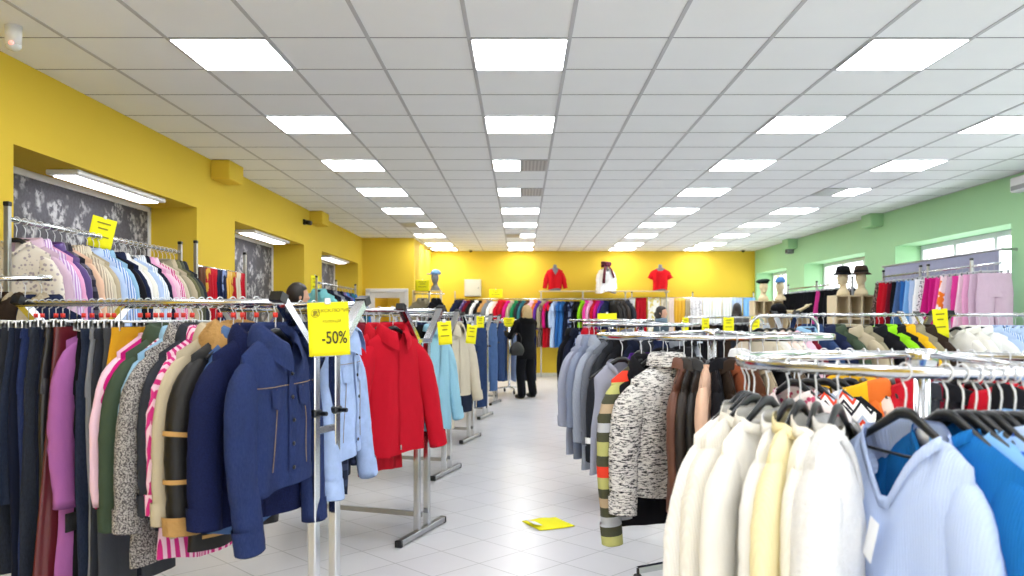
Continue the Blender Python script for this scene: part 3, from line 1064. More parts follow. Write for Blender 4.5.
def yaw_of(n):
    return math.atan2(n[0], -n[1])
def split_name(s):
    """'light blue shirt' -> kind, colour"""
    c, k = s.strip().rsplit(' ', 1)
    return k, c
GARMENT_WORD = {'turtleneck': 'turtleneck sweater', 'top': 'top', 'vest': 'sleeveless top'}
def an(k):
    return GARMENT_WORD.get(k, k)
def label_run(names, where, ends):
    """labels for garments that hang in a row: look, rail, neighbours; look-alikes get their place among their kind"""
    out = []
    cnt = {}
    for s in names:
        cnt[s] = cnt.get(s, 0)+1
    seen = {}
    n = len(names)
    for i, s in enumerate(names):
        k, c = split_name(s)
        seen[s] = seen.get(s, 0)+1
        if cnt[s] > 1:
            out.append(f'{ORD[seen[s]-1]} {c} {an(k)} from the {ends} on {where}')
        else:
            nb = []
            for j in (i-1, i+1):
                if 0 <= j < n:
                    k2, c2 = split_name(names[j])
                    nb.append(f'{c2} {k2}')
            tail = f', between {nb[0]} and {nb[1]}' if len(nb) == 2 else f', at the end beside {nb[0]}'
            out.append(f'{c} {an(k)} on {where}{tail}')
    return out
# ------------------------------------------------------------------ racks
def rod(a, b, r=.0125, n=12):
    return MB().tube([a, b], r, n)
def v_rack(label, c, a, L, Zr=1.43, s=.28, group='double rail racks'):
    """double garment rack: twin posts on a foot bar at each end, V arms, two rails. local x runs along the rails"""
    t = thing('garment_rack', label, 'clothes rack', (c[0], c[1], 0), PI-a, group)
    for x in (0, L):
        ft = MB().box((x, 0, .028), (.042, .62, .032), ch=.003).build('foot', 'steel', t)
        for y in (-.315, .315):
            MB().box((x, y, .024), (.046, .022, .04), ch=.003).build('foot_cap', 'black_plastic', ft)
        for y in (-.07, .07):
            po = MB().box((x, y, .64), (.036, .036, 1.2), ch=.003).build('post', 'chrome', t)
            MB().box((x, y, 1.0), (.05, .05, .03), ch=.006).build('clamp', 'black_plastic', po)
            MB().tube([(x-.03, y, 1.0), (x-.06, y, 1.0)], .009, 8).build('clamp_knob', 'black_plastic', po)
        MB().box((x, 0, .93), (.03, .11, .03), ch=.003).build('cross_brace', 'chrome', t)
        MB().box((x, 0, 1.235), (.05, .2, .03), ch=.004).build('arm_bracket', 'chrome', t)
        for sg in (-1, 1):
            ar = MB().bar((x, sg*.06, 1.22), (x, sg*s, Zr+.012), .03, .045, (1, 0, 0)).build('arm', 'chrome', t)
            MB().bar((x, sg*(s-.012), Zr+.006), (x, sg*(s+.024), Zr+.022), .036, .052, (1, 0, 0)).build('arm_cap', 'black_plastic', ar)
    for sg in (-1, 1):
        MB().tube([(-.02, sg*(s-.004), Zr), (L+.02, sg*(s-.004), Zr)], .0125, 12).build('rail', 'chrome', t, True)
    MB().bar((0, 0, .13), (L, 0, .13), .02, .03).build('lower_bar', 'steel', t)
    return t
def rail_of(c, a, s, Zr):
    d = Vector((math.sin(a), math.cos(a), 0)); u = Vector((-math.cos(a), math.sin(a), 0))
    near = Vector((c[0], c[1], Zr))-d*s
    far = Vector((c[0], c[1], Zr))+d*s
    return near, far, u, d
def round_rack(label, c, Rr, Zr, group='round racks', top=.05):
    t = thing('round_rack', label, 'clothes rack', (c[0], c[1], 0), R(18), group)
    n = 72
    m = MB()
    for ro, ri, z0, z1 in ((Rr+.007, Rr-.007, Zr-.015, Zr+.013),):
        for i in range(n):
            a = 2*PI*i/n
            cs, sn = math.cos(a), math.sin(a)
            m.v += [(cs*ro, sn*ro, z0), (cs*ro, sn*ro, z1-.004), (cs*(Rr+.002), sn*(Rr+.002), z1), (cs*(Rr-.002), sn*(Rr-.002), z1), (cs*ri, sn*ri, z1-.004), (cs*ri, sn*ri, z0)]
        for i in range(n):
            for k in range(6):
                a, b = i*6+k, i*6+(k+1) % 6
                a2, b2 = ((i+1) % n)*6+k, ((i+1) % n)*6+(k+1) % 6
                m.f.append((a, b, b2, a2))
    m.build('ring_rail', 'chrome', t, True)
    for k in range(3):
        a = 2*PI*k/3+.5
        MB().tube([(.02*math.cos(a), .02*math.sin(a), Zr+.02), (Rr*math.cos(a), Rr*math.sin(a), Zr-.002)], .009, 8).build('spoke', 'chrome', t, True)
    MB().lathe([(.0, Zr-.02), (.042, Zr-.02), (.042, Zr+.03), (.036, Zr+.036), (0, Zr+.036)], n=24).build('hub', 'chrome', t, True)
    MB().tube([(0, 0, .12), (0, 0, Zr)], .022, 16).build('post', 'chrome', t, True)
    for k in range(4):
        a = PI/2*k
        lg = MB().bar((0, 0, .12), (math.cos(a)*Rr*.72, math.sin(a)*Rr*.72, .09), .03, .03).build('leg', 'chrome', t)
        p = Vector((math.cos(a)*Rr*.72, math.sin(a)*Rr*.72, 0))
        MB().tube([p+Vector((-.011, 0, .036)), p+Vector((.011, 0, .036))], .036, 16).tube([p+Vector((0, 0, .04)), p+Vector((0, 0, .1))], .008, 8).build('caster', 'rubber', lg)
    return t
def straight_rack(label, p0, p1, Z, group, posts=(0., 1.), curved=False, extra=.07, name='garment_rail'):
    p0, p1 = Vector((*p0, 0)), Vector((*p1, 0))
    t = thing(name, label, 'clothes rail', p0, math.atan2(p1.y-p0.y, p1.x-p0.x), group)
    L = (p1-p0).length
    if curved:
        pts = [(0, 0, .05), (0, 0, Z-.1)]+[(.1-.1*math.cos(R(k*15)), 0, Z-.1+.1*math.sin(R(k*15))) for k in range(1, 7)]
        pts += [(L-x, y, z) for x, y, z in pts[::-1]]
        MB().tube(pts, .014, 12).build('rail', 'chrome', t, True)
    else:
        MB().tube([(0, 0, Z), (L, 0, Z)], .0135, 12).build('rail', 'chrome', t, True)
        for q in posts:
            po = MB().box((L*q, 0, (Z+extra)/2+.01), (.03, .03, Z+extra-.02), ch=.003).build('post', 'steel', t)
            MB().box((L*q, 0, Z+extra+.012), (.034, .034, .026), ch=.004).build('post_cap', 'black_plastic', po)
    for x in (0, L):
        MB().box((x, 0, .02), (.035, .5, .03), ch=.004).build('foot', 'steel', t)
    return t

def face(loc, f):
    """yaw of a garment whose nearer shoulder shows at the sine f of its turn away from the line of sight (minus: nearer shoulder on the left)"""
    v = Vector((-loc[0], -loc[1])).normalized()
    fw = -v
    right = Vector((fw.y, -fw.x))
    h = right*f+v*math.sqrt(max(0, 1-f*f))
    n = Vector((h.y, -h.x))
    if n.dot(v) < 0:
        n = -n
    return yaw_of(n)
def finish(names, where, ends, made):
    labs = label_run(names, where, ends)
    for g, lb in zip(made, labs):
        if g is not None:
            if len(lb.replace('-', '').split()) > 16:
                i = lb.rfind(' and ') if ', between ' in lb else len(lb)
                lb = lb[:i].replace(', between ', ', beside ')
            g['label'] = lb
def run(items, where, ends, start, u, group, n=None, hanger='black', step=None, skip=lambda i: False, jit=4, marker=0., common=None):
    """items: (t or None, 'colour kind'[, options]) along a rail"""
    made = []
    t = 0.
    names = []
    for i, it in enumerate(items):
        it = it if isinstance(it, tuple) else (None, it)
        tt = it[0] if it[0] is not None else t
        t = tt+(step or .06)
        names.append(it[1])
        op = dict(it[2]) if len(it) > 2 else {}
        kind, col = split_name(it[1])
        loc = Vector(start)+Vector(u)*tt
        if 'f' in op:
            yaw = face(loc, op.pop('f'))
        else:
            nn = op.pop('n', n)
            yaw = yaw_of(nn)
        yaw += R(op.pop('turn', 0)+rnd.uniform(-jit, jit))
        hg = op.pop('hanger', hanger if kind not in ('trousers', 'jeans', 'skirt') or hanger is None or hanger == 'clip' else 'clip')
        if kind in ('scarf', 'curtain'):
            hg = None
        key = None
        mo = {**(common or {}), **op}
        if kind in ('jeans', 'trousers', 'skirt', 'scarf', 'curtain'):
            mo = {k: v for k, v in mo.items() if k not in ('ry', 'collar', 'trims', 'SL')}
        if mo:
            if op.get('res', mo.get('res', 0)) == 0:
                mo.setdefault('seed', rnd.randrange(3)+1)
            else:
                mo.setdefault('seed', len(CACHE)+i+1)
            key = repr(sorted(mo.items(), key=lambda q: q[0]))
        made.append(put(kind, col, loc, yaw, group, hanger=hg, key=key, opts=mo or None, roll=R(rnd.uniform(-1.5, 1.5)), marker=rnd.random() < marker))
    finish(names, where, ends, made)
    return made

# --- front rack with the denim jackets
A = ((-.79, 3.2), R(21), .28, 1.435)
v_rack('double rail rack carrying the yellow minus fifty percent sign', A[0], A[1], 1.35, A[3], A[2])
nA, fA, uA, dA = rail_of(*A)
nA.z -= 0; thin = dict(t=.03, ry=.03, res=1)
GA = 'clothes on the near rail of the sign rack'
run([
    (.02, 'indigo denim jacket', dict(turn=8, t=.06, ry=.045, L=.58, SL=.68, w=.215, nd=.11, trims=('placket', 'buttons', 'cuff', 'hemband', 'flaps', 'seams', 'label'), r1=.062, out=14, hang=-4, bend=.03)),
    (.105, 'navy wool coat', dict(t=.045, ry=.05, L=.7, SL=.6, res=1, out=20)),
    (.17, 'faded denim shirt', dict(**thin, L=.74, w=.165, hem=.18, out=14)),
    (.215, 'black and tan jacket', dict(t=.045, ry=.05, L=.78, SL=.62, collar='fur', trims=('placket', 'arm_band', 'bands', 'fur_cuff'), r0=.095, r1=.07, out=22)),
    (.275, 'beige jacket', dict(**thin, L=.74, SL=.6, out=20)),
    (.325, 'pink striped shirt', dict(**thin, L=.84, out=20)),
    (.365, 'charcoal jacket', dict(t=.03, ry=.035, L=.72, out=20)),
    (.41, 'grey tweed coat', dict(t=.035, ry=.04, L=.85, SL=.64, out=20)),
    (.455, 'light blue shirt', dict(t=.03, ry=.03, L=.62, w=.215, out=20)),
    (.49, 'red striped blouse', dict(t=.03, ry=.03, L=.78, out=20)),
    (.525, 'dark green jacket', dict(t=.035, ry=.04, L=.7, SL=.64, out=22)),
    (.565, 'magenta blouse', dict(**thin, L=.6)),
    (.595, 'pale pink blouse', dict(**thin, L=.74)),
    (.635, 'mustard skirt', dict(L=.5, t=.035)),
    (.675, 'dark grey trousers', {}),
    (.71, 'charcoal trousers', {}),
    (.745, 'grey trousers', {}),
    (.78, 'dark denim jeans', {}),
    (.815, 'black lace skirt', dict(L=.95, t=.03, w=.12, hem=.13)),
    (.845, 'black trousers', dict(w=.15)),
    (.885, 'lilac dress', dict(t=.035, ry=.034, w=.17, SL=.64, L=1.1, hem=.23, r0=.07, r1=.05, out=16, slope=.04, trims=('fringe',), hang=2)),
    (.935, 'wine satin skirt', dict(L=1.05, hem=.25, t=.04)),
    (.98, 'black velvet trousers', {}),
    (1.02, 'dark navy trousers', {}),
    (1.06, 'black denim jeans', {}),
    (1.1, 'indigo denim jeans', {}),
    (1.14, 'dark navy jeans', {}),
    (1.18, 'dark denim skirt', {}), (1.22, 'charcoal skirt', {}), (1.26, 'black denim trousers', {}), (1.3, 'navy jeans', {}),
], 'the sign rack', 'post end', nA, uA, GA, n=-uA, common=dict(res=1), marker=.7)
run([
    (.1, 'pale denim jacket', dict(f=-.36, w=.17, hem=.18, out=20, t=.05, L=.56, SL=.62, trims=('placket', 'buttons', 'cuff', 'hemband', 'flaps', 'seams'))),
    (.17, 'navy check shirt', dict(L=.74, t=.035, f=-.36, w=.17, hem=.19)),
    (.25, 'black denim jacket', dict(L=.7)),
    (.32, 'denim blue jacket', dict(L=.6)),
    (.42, 'charcoal jacket', dict(L=.62)),
    (.5, 'faded denim jacket', dict(L=.62)),
    (.58, 'orange blouse', dict(L=.6)),
    (.68, 'navy jacket', dict(L=.7)),
    (.8, 'black trousers', {}), (.9, 'khaki shirt', {}), (1.0, 'dark olive jacket', {}), (1.12, 'navy trousers', {}),
], "the sign rack's rear rail", 'post end', fA, uA, 'clothes on the rear rail of the sign rack', n=-uA, common=dict(res=1))
# --- red jacket rack and the ones behind it
B = ((-.63, 5.07), R(19), .28, 1.43)
v_rack('double rail rack under the bright red jacket', B[0], B[1], 1.3, B[3], B[2])
nB, fB, uB, dB = rail_of(*B)
run([
    (.06, 'bright red jacket', dict(f=-.7, turn=-3, t=.055, ry=.042, L=.77, SL=.7, w=.195, hem=.225, r1=.06, trims=('zip', 'cuff', 'label'), nd=.09, out=25, hang=6)),
    (.15, 'red coat', dict(f=-.6, L=.88, SL=.55, t=.04, w=.2, hem=.2)),
    (.24, 'burgundy jacket', dict(L=.66)), (.33, 'wine satin jacket', {}), (.43, 'burgundy shirt', {}), (.53, 'dark navy jacket', {}), (.64, 'black jacket', {}), (.76, 'brown coat', {}), (.9, 'navy check shirt', {}),
], "the red jacket's rail", 'aisle end', nB, uB, 'clothes on the rack with the red jacket', n=-uB, common=dict(res=1))
run([
    (.04, 'aqua shirt', dict(f=-.42, L=.7, SL=.6, w=.18, t=.045, collar='shirt', r1=.06)),
    (.13, 'black skirt', dict(L=.72)), (.25, 'white shirt', {}), (.38, 'black jacket', {}), (.5, 'pale peach blouse', {}), (.65, 'grey shirt', {}),
], "the aqua shirt's rail", 'aisle end', fB, uB, 'clothes on the rear rail with the aqua shirt', n=-uB, common=dict(res=1))
Cc = ((-.66, 7.06), R(16), .28, 1.43)
v_rack('double rail rack under the cream jacket, third from the front along the aisle', Cc[0], Cc[1], 1.3, Cc[3], Cc[2])
nC, fC, uC, dC = rail_of(*Cc)
run(['navy jacket', 'black coat', 'dark grey jacket', 'white blouse', 'pale blue shirt', 'brown jacket', 'black shirt'], "the cream rack's near rail", 'aisle end', nC+uC*.12, uC, 'clothes on the near rail of the cream jacket rack', n=-uC, step=.15)
run([
    (.03, 'cream jacket', dict(f=-.6, L=.66, SL=.66, collar='jacket', trims=('zip', 'cuff'), out=26, res=1)),
    (.13, 'cream trousers', dict(f=-.5, L=.98)), (.25, 'beige jacket', {}), (.4, 'khaki jacket', {}), (.56, 'off-white shirt', {}),
], "the cream jacket's rail", 'aisle end', fC, uC, 'clothes on the rear rail of the cream jacket rack', n=-uC)
for nm, ctr, ang, ra, rb in (
        ('fourth', (-.575, 9.06), 15, ['dark denim jeans', 'navy jeans', 'black denim jeans', 'dark denim jeans', 'denim blue jeans', 'navy jeans'],
         ['denim blue jeans', 'faded denim jeans', 'denim blue jeans', 'dark denim jeans', 'black denim jeans', 'indigo denim jeans']),
        ('fifth', (-.5, 11.2), 14, ['black trousers', 'charcoal trousers', 'black trousers', 'navy jeans', 'dark denim jeans'],
         ['faded denim jeans', 'denim blue jeans', 'black denim jeans', 'navy jeans', 'dark denim jeans']),
        ('sixth', (-.42, 13.0), 12, ['dark denim jeans', 'navy jeans', 'black denim jeans', 'denim blue jeans'],
         ['denim blue jeans', 'faded denim jeans', 'indigo denim jeans', 'dark denim jeans'])):
    rr = (ctr, R(ang), .28, 1.42)
    v_rack(f'double rail rack of jeans, {nm} from the front along the aisle', ctr, R(ang), 1.25, 1.42)
    n_, f_, u_, d_ = rail_of(*rr)
    for st, lst, sd in ((n_, ra, 'near'), (f_, rb, 'rear')):
        run([(.03+i*.15, s, dict(turn=-22 if i == 0 else 0, L=.98)) for i, s in enumerate(lst)], f'the {nm} rack\'s {sd} rail', 'aisle', st, u_, f'jeans on the {sd} rail of the {nm} rack', n=-u_, hanger='clip')
# --- round jeans stand at the end of the aisle
def ring_pt(c, Rr, Z, px=None, near=True, ang=None):
    if ang is not None:
        return Vector((c[0]+Rr*math.cos(R(ang)), c[1]+Rr*math.sin(R(ang)), Z))
    dx, dy = (px-521)/796.4, 1.
    A_ = dx*dx+dy*dy; B_ = -2*(dx*c[0]+dy*c[1]); C_ = c[0]**2+c[1]**2-Rr*Rr
    D_ = max(0, B_*B_-4*A_*C_)
    k = (-B_+(-1 if near else 1)*math.sqrt(D_))/(2*A_)
    p = Vector((dx*k, dy*k))
    q = p-Vector(c)
    q = q.normalized()*Rr
    return Vector((c[0]+q.x, c[1]+q.y, Z))
def ring_run(c, Rr, Z, items, where, ends, group, common=None, hanger='black', jit=3):
    made, names = [], []
    for i, it in enumerate(items):
        pos, name = it[0], it[1]
        op = dict(it[2]) if len(it) > 2 else {}
        kind, col = split_name(name)
        names.append(name)
        if isinstance(pos, str) and pos[0] == 'f':
            loc = ring_pt(c, Rr, Z, px=float(pos[1:]), near=False)
            a = math.degrees(math.atan2(loc.y-c[1], loc.x-c[0]))
        elif isinstance(pos, str):
            a = float(pos)
            loc = ring_pt(c, Rr, Z, ang=a)
        else:
            loc = ring_pt(c, Rr, Z, px=pos)
            a = math.degrees(math.atan2(loc.y-c[1], loc.x-c[0]))
        if 'f' in op:
            yaw = face(loc, op.pop('f'))
        else:
            tn = Vector((-math.sin(R(a)), math.cos(R(a))))
            if tn.dot(Vector((-loc.x, -loc.y))) < 0:
                tn = -tn
            yaw = yaw_of(tn)
        yaw += R(op.pop('turn', 0)+rnd.uniform(-jit, jit))
        hg = op.pop('hanger', hanger if kind not in ('trousers', 'jeans', 'skirt') else 'clip')
        mo = {**(common or {}), **op}
        key = None
        if mo:
            mo.setdefault('seed', (i % 3+1) if not mo.get('res') else i+2)
            key = repr(sorted(mo.items(), key=lambda q: q[0]))
        made.append(put(kind, col, loc, yaw, group, hanger=hg, key=key, opts=mo or None, roll=R(rnd.uniform(-1.5, 1.5))))
    finish(names, where, ends, made)
J = (-.22, 14.9)
round_rack('small round rack of jeans in front of the back wall', J, .42, 1.36)
ring_run(J, .42, 1.36, [(str(a), s) for a, s in zip(range(150, 330, 22), ['denim blue jeans', 'faded denim jeans', 'dark denim jeans', 'denim blue jeans', 'navy jeans', 'faded denim jeans', 'pale denim jeans', 'black denim jeans', 'navy jeans'])],
         'the round jeans rack', 'left', 'jeans on the round rack')
# --- nearest round rack: white and blue knitwear
K1 = (1.128, 2.24)
Z1 = 1.25
round_rack('nearest round chrome rack of white and blue sweaters', K1, .5, Z1)
kn = dict(res=1)
kw_ = dict(res=1, r0=.072, r1=.05, ry=.036, w=.195, out=20)
ring_run(K1, .5, Z1, [
    (744, 'white knitted sweater', dict(f=-.68, L=.66, SL=.64, t=.06, out=24, nw=.062, nd=.02)),
    (748, 'cream knitted sweater', dict(f=-.6, L=.7, nw=.09, nd=.04, neck='crew')),
    (754, 'ivory ribbed sweater', dict(f=-.55, L=.66, nw=.115, nd=.05, neck='crew')),
    (768, 'off-white sweater', dict(f=-.5, L=.68, nw=.12, nd=.055, w=.205, neck='crew', trims=('cuff',))),
    (788, 'white blouse', dict(f=-.38, L=.74, t=.045, nw=.115, nd=.05, neck='crew')),
    (800, 'pale yellow sweater', dict(f=-.34, L=.7, SL=.62, nw=.115, nd=.05, neck='crew')),
    (816, 'ivory sweater', dict(f=-.26, L=.72, t=.06, nw=.115, nd=.05, neck='crew')),
    (838, 'white fluffy cardigan', dict(f=-.2, nw=.095, L=.64, t=.07, ry=.055, r1=.06)),
    (905, 'pale blue knitted sweater', dict(f=.68, L=.7, neck='v', nd=.2, nw=.11, t=.062, ry=.045, w=.185, hem=.2, trims=('cuff', 'tag', 'label'), SL=.62, out=14)),
    (946, 'cobalt sweater', dict(f=.74, L=.72, t=.045, ry=.05, neck='v', nd=.1)),
    (962, 'sky blue sweater', dict(f=.72, L=.7, t=.04)),
    (976, 'sky blue cardigan', dict(f=.72, L=.68, t=.04)),
    (988, 'blue banded top', dict(f=.7, L=.62, SL=.25, t=.035)),
    (1001, 'royal blue cardigan', dict(f=.7, L=.7, t=.04)),
    (1014, 'pale blue shirt', dict(f=.7, L=.7, t=.035)),
    (1026, 'sky blue shirt', dict(f=.7, L=.7, t=.035)),
    ('f1024', 'black jacket', dict(L=.6)), ('f1006', 'red fluffy jacket', dict(L=.6, f=.6)), ('f988', 'bright red jacket', dict(L=.6, f=.5)), ('f972', 'red fluffy sweater', dict(L=.6, f=.6)), ('f958', 'black shirt', dict(L=.6, hanger='small')), ('f946', 'burgundy shirt', dict(L=.6)),
    ('f936', 'charcoal shirt', dict(L=.6)), ('f922', 'pale grey shirt', dict(L=.6)), ('f906', 'red jacket', dict(L=.6)), ('f892', 'red sweater', dict(L=.6)), ('f878', 'cream floral sweater', dict(L=.6)), ('f864', 'orange jacket', dict(L=.6)),
    ('f850', 'yellow jacket', dict(L=.6, f=.75)), ('f838', 'black sweater', dict(L=.6, f=.7)), ('f824', 'zigzag blouse', dict(L=.6, f=.8)), ('f808', 'zigzag top', dict(L=.6, SL=.4, f=.75)), ('f794', 'pink floral blouse', dict(L=.6, f=.7)),
], 'the nearest round rack', 'left', 'knitwear on the nearest round rack', kw_, hanger='broad')
# --- second round rack: the marl sweater and leather jackets
sl = dict(collar='shirt', nw=.055, nd=.08, slope=.1, w=.19, ry=.034, t=.036, r0=.075, out=16)
K2 = (1.008, 4.2)
Z2 = 1.285
round_rack('round chrome rack holding the black and white marl sweater', K2, .6, Z2)
ring_run(K2, .6, Z2, [
    (622, 'grey-blue vest', dict(f=-.85, w=.15, hem=.17)),
    (641, 'multicoloured banded cardigan', dict(f=-.58, L=.74, SL=.74, w=.225, t=.045, out=16, hang=0)),
    (650, 'black coat', dict(f=-.8, L=.77, SL=.2, w=.19, t=.035, hem=.23)),
    (667, 'black and white marl turtleneck', dict(f=-.74, L=.62, SL=.6, w=.21, hem=.235, t=.075, ry=.058, out=22, hang=4, r0=.1, r1=.062, nw=.072)),
    (684, 'brown leather jacket', dict(f=-.2, L=.66, **sl)),
    (692, 'dark leather coat', dict(f=-.18, L=.8, **sl)),
    (700, 'black leather jacket', dict(f=-.15, L=.7, **sl)),
    (708, 'peach blouse', dict(f=-.12, L=.75, w=.2, ry=.03)),
    (714, 'black jacket', dict(f=.1, L=.62, **sl)),
    (724, 'dark brown jacket', dict(f=.18, L=.6, **sl)),
    (737, 'rust suede jacket', dict(f=.25, L=.62, **sl)),
    (750, 'brown jacket', dict(f=.3, L=.62, **sl)),
    (763, 'beige jacket', dict(f=.3, **sl)), (777, 'black shirt', dict(f=.35)), (792, 'brown tweed jacket', dict(f=.4, **sl)), (806, 'charcoal jacket', dict(f=.4, **sl)),
    ('60', 'white shirt'), ('95', 'black jacket'), ('120', 'violet blouse'), ('105', 'black shirt'),
], 'the marl sweater rack', 'left', 'clothes on the second round rack', kn)
# --- third round rack: grey coats
K3 = (.965, 6.4)
Z3 = 1.33
round_rack('round chrome rack of grey coats beside the aisle', K3, .46, Z3)
ring_run(K3, .46, Z3, [
    (589, 'grey-blue coat', dict(f=-.6, L=.88, res=1)),
    (594, 'blue-grey coat', dict(f=-.58, L=.9)),
    (601, 'light grey knitted coat', dict(f=-.56, L=.98, SL=.7, res=1)),
    (609, 'grey knitted cardigan', dict(f=-.54, L=1.0, SL=.7, res=1)),
    (617, 'charcoal knitted cardigan', dict(f=-.52, L=1.0, SL=.84, trims=('cuff', 'cuff_stripe'), res=1)),
    (626, 'black jacket', dict(f=-.5, L=.85)),
    (637, 'dark navy coat', dict(f=-.4, L=.8)),
    (648, 'charcoal jacket', dict(f=-.3)), (660, 'navy jacket', dict(f=-.2)), (672, 'grey jacket', dict(f=.1)), (684, 'black coat', dict(f=.2)), (692, 'pale grey shirt', dict(f=.3)),
    ('105', 'white shirt'), ('80', 'light blue shirt'), ('50', 'pink blouse'),
], 'the grey coat rack', 'left', 'clothes on the round rack of grey coats')
K4 = (1.0, 8.8)
round_rack('round chrome rack behind the grey coats', K4, .46, 1.36)
ring_run(K4, .46, 1.36, [
    (574, 'black jacket', dict(f=-.5, L=.8)), (579, 'dark navy jacket', dict(f=-.5, L=.75)), (584, 'navy patterned blouse', dict(f=-.5)), (590, 'red jacket', dict(f=-.5)),
    (598, 'bright red blouse', dict(f=-.4)), (610, 'navy shirt', dict(f=.1)), (626, 'grey shirt', dict(f=.3)), (640, 'white blouse', dict(f=.3)),
], 'the fourth round rack', 'left', 'clothes on the round rack behind the grey coats')

# --- rails along the yellow wall
straight_rack('tall chrome rail of pastel shirts below the nearest dark niche', (-2.85, 4.42), (-2.85, 6.66), 1.93, 'tall wall rails')
run(['cream floral blouse', 'pale lilac shirt', 'lilac striped shirt', 'pink blouse', 'purple shirt', 'black check shirt', 'peach blouse', 'beige striped shirt', 'cream shirt', 'beige blouse', 'pale blue shirt',
     'blue striped shirt', 'light blue shirt', 'black blouse', 'navy shirt', 'white shirt', 'off-white blouse', 'pale blue blouse', 'white striped shirt', 'dark navy shirt', 'pink shirt', 'pale pink shirt', 'pink striped blouse',
     'cream blouse', 'khaki jacket', 'beige jacket', 'olive jacket', 'dark olive jacket', 'charcoal jacket'],
    'the pastel wall rail', 'near end', (-2.85, 4.5, 1.93), (0, 1, 0), 'shirts on the tall rail under the first niche', n=(.12, -1), step=.073, common=dict(t=.032, ry=.034, res=1, w=.185, hem=.205, out=18))
straight_rack('tall steel rail of patterned scarves on the yellow pillar', (-2.85, 6.98), (-2.85, 8.22), 1.84, 'tall wall rails', extra=.2)
run(['brown scarf', 'red patterned scarf', 'red scarf', 'navy scarf', 'navy patterned scarf', 'golden scarf', 'red patterned scarf', 'cream scarf', 'red scarf'],
    'the pillar rail', 'near end', (-2.85, 7.1, 1.84), (0, 1, 0), 'scarves on the pillar rail', n=(1, 0), step=.125, common=dict(W=.15, L=.75, back=.7, waves=2, amp=.014))
straight_rack('tall chrome rail of dark jackets under the farthest dark niche', (-2.85, 11.1), (-2.85, 13.7), 1.89, 'tall wall rails', (0, .45, 1.))
run(['turquoise jacket', 'black jacket', 'dark navy jacket', 'grey jacket', 'navy jacket', 'dark navy coat', 'purple jacket', 'blue jacket', 'navy check shirt', 'teal jacket', 'blue shirt'],
    'the far wall rail', 'near end', (-2.85, 11.25, 1.89), (0, 1, 0), 'jackets on the far wall rail', n=(.1, -1), step=.21)
straight_rack('short rail of coats standing behind the jeans of the sign rack', (-3.12, 3.95), (-2.33, 3.95), 1.573, 'tall wall rails', (.12,))
run([(.54, 'dark brown coat', dict(f=.7, collar='fur')), (.66, 'beige coat', dict(f=.75, collar='fur')), (.74, 'navy jacket', dict(f=.8))],
    'the short coat rail', 'wall end', (-3.12, 3.95, 1.573), (1, 0, 0), 'coats on the short rail', n=(.3, -1))

# --- back wall
bw = thing('clothes_rail', 'long chrome rail with a shelf on the yellow back wall', 'clothes rail', (-1.58, 19.0, 0), 0, 'back wall rails')
MB().tube([(0, 0, 1.868), (4.2, 0, 1.868)], .014, 10).build('rail', 'chrome', bw, True)
MB().tube([(2.1, 0, .82), (4.2, 0, .82)], .014, 10).build('lower_rail', 'chrome', bw, True)
for x, zt in ((0, 2.06), (2.06, 2.05), (3.06, 2.05), (4.08, 2.05), (5.06, 2.05)):
    MB().box((x, .06, zt/2+.005), (.03, .03, zt-.01), ch=.003).build('post', 'steel', bw)
    if x > 1:
        MB().box((x, .06, 2.028), (.025, .36, .03), ch=.003).build('bracket', 'steel', bw)
MB().box((3.56, .06, 2.055), (3.1, .36, .02), ch=.003).build('shelf_board', 'pale_wood', bw)
run([(.08+i*.094, s) for i, s in enumerate(['navy jacket', 'dark navy jacket', 'purple shirt', 'burgundy shirt', 'black jacket', 'white shirt', 'black shirt', 'tan jacket', 'grey shirt', 'white blouse', 'pale peach blouse', 'bright red jacket', 'red shirt',
     'magenta shirt', 'beige shirt', 'green shirt', 'charcoal shirt', 'teal shirt', 'brown shirt', 'pale pink shirt', 'orange shirt', 'violet shirt', 'khaki jacket'])]
    + [(2.26, 'magenta blouse'), (2.33, 'black blouse'), (2.41, 'pale blue blouse')],
    'the back wall rail', 'corner', (-1.58, 19.0, 1.928), (1, 0, 0), 'clothes on the back wall rail', n=(.8, -.6), hanger=None)
run([(.04, 'dark striped dress'), (.12, 'bright red dress'), (.22, 'red dress'), (.32, 'pale blue dress'), (.42, 'blue dress'), (.52, 'blue dress'), (.62, 'dark navy dress'), (.72, 'navy patterned dress'), (.82, 'black dress'), (.9, 'black dress'), (.99, 'lime shirt'),
     (1.09, 'hot pink shirt'), (1.18, 'pink shirt'), (1.28, 'red shirt'), (1.36, 'magenta shirt'), (1.45, 'violet shirt'), (1.54, 'navy shirt'), (1.66, 'black leather jacket', dict(f=.8)), (1.78, 'black leather jacket', dict(f=.75)), (1.9, 'dark leather jacket', dict(f=.7)), (2.0, 'charcoal jacket', dict(f=.7))],
    'the rail under the shelf', 'left', (.5, 19.0, 1.928), (1, 0, 0), 'clothes on the rail under the back shelf', n=(.85, -.5), hanger=None)
straight_rack('chrome rail of curtains and linens along the back wall', (2.66, 19.12), (5.58, 19.12), 1.90, 'back wall rails', (0, .5, 1), extra=.12)
cx = [(632, 'white curtain', .14), (641, 'red curtain', .26), (654, 'white floral curtain', .28), (665, 'cream curtain', .2), (671, 'pale peach curtain', .13), (680, 'golden curtain', .25), (688, 'beige curtain', .12), (696, 'white spotted curtain', .28),
      (707, 'white curtain', .22), (717, 'white lace curtain', .22), (727, 'white curtain', .22), (737, 'pale blue curtain', .24), (749, 'sky blue curtain', .28)]
run([((px-521)*19.12/796.4-2.66, s, dict(W=w, L=1.3, back=1.25, waves=3, amp=.012)) for px, s, w in cx],
    'the back linen rail', 'left', (2.66, 19.12, 1.90), (1, 0, 0), 'curtains on the back linen rail', n=(0, -1), jit=0)
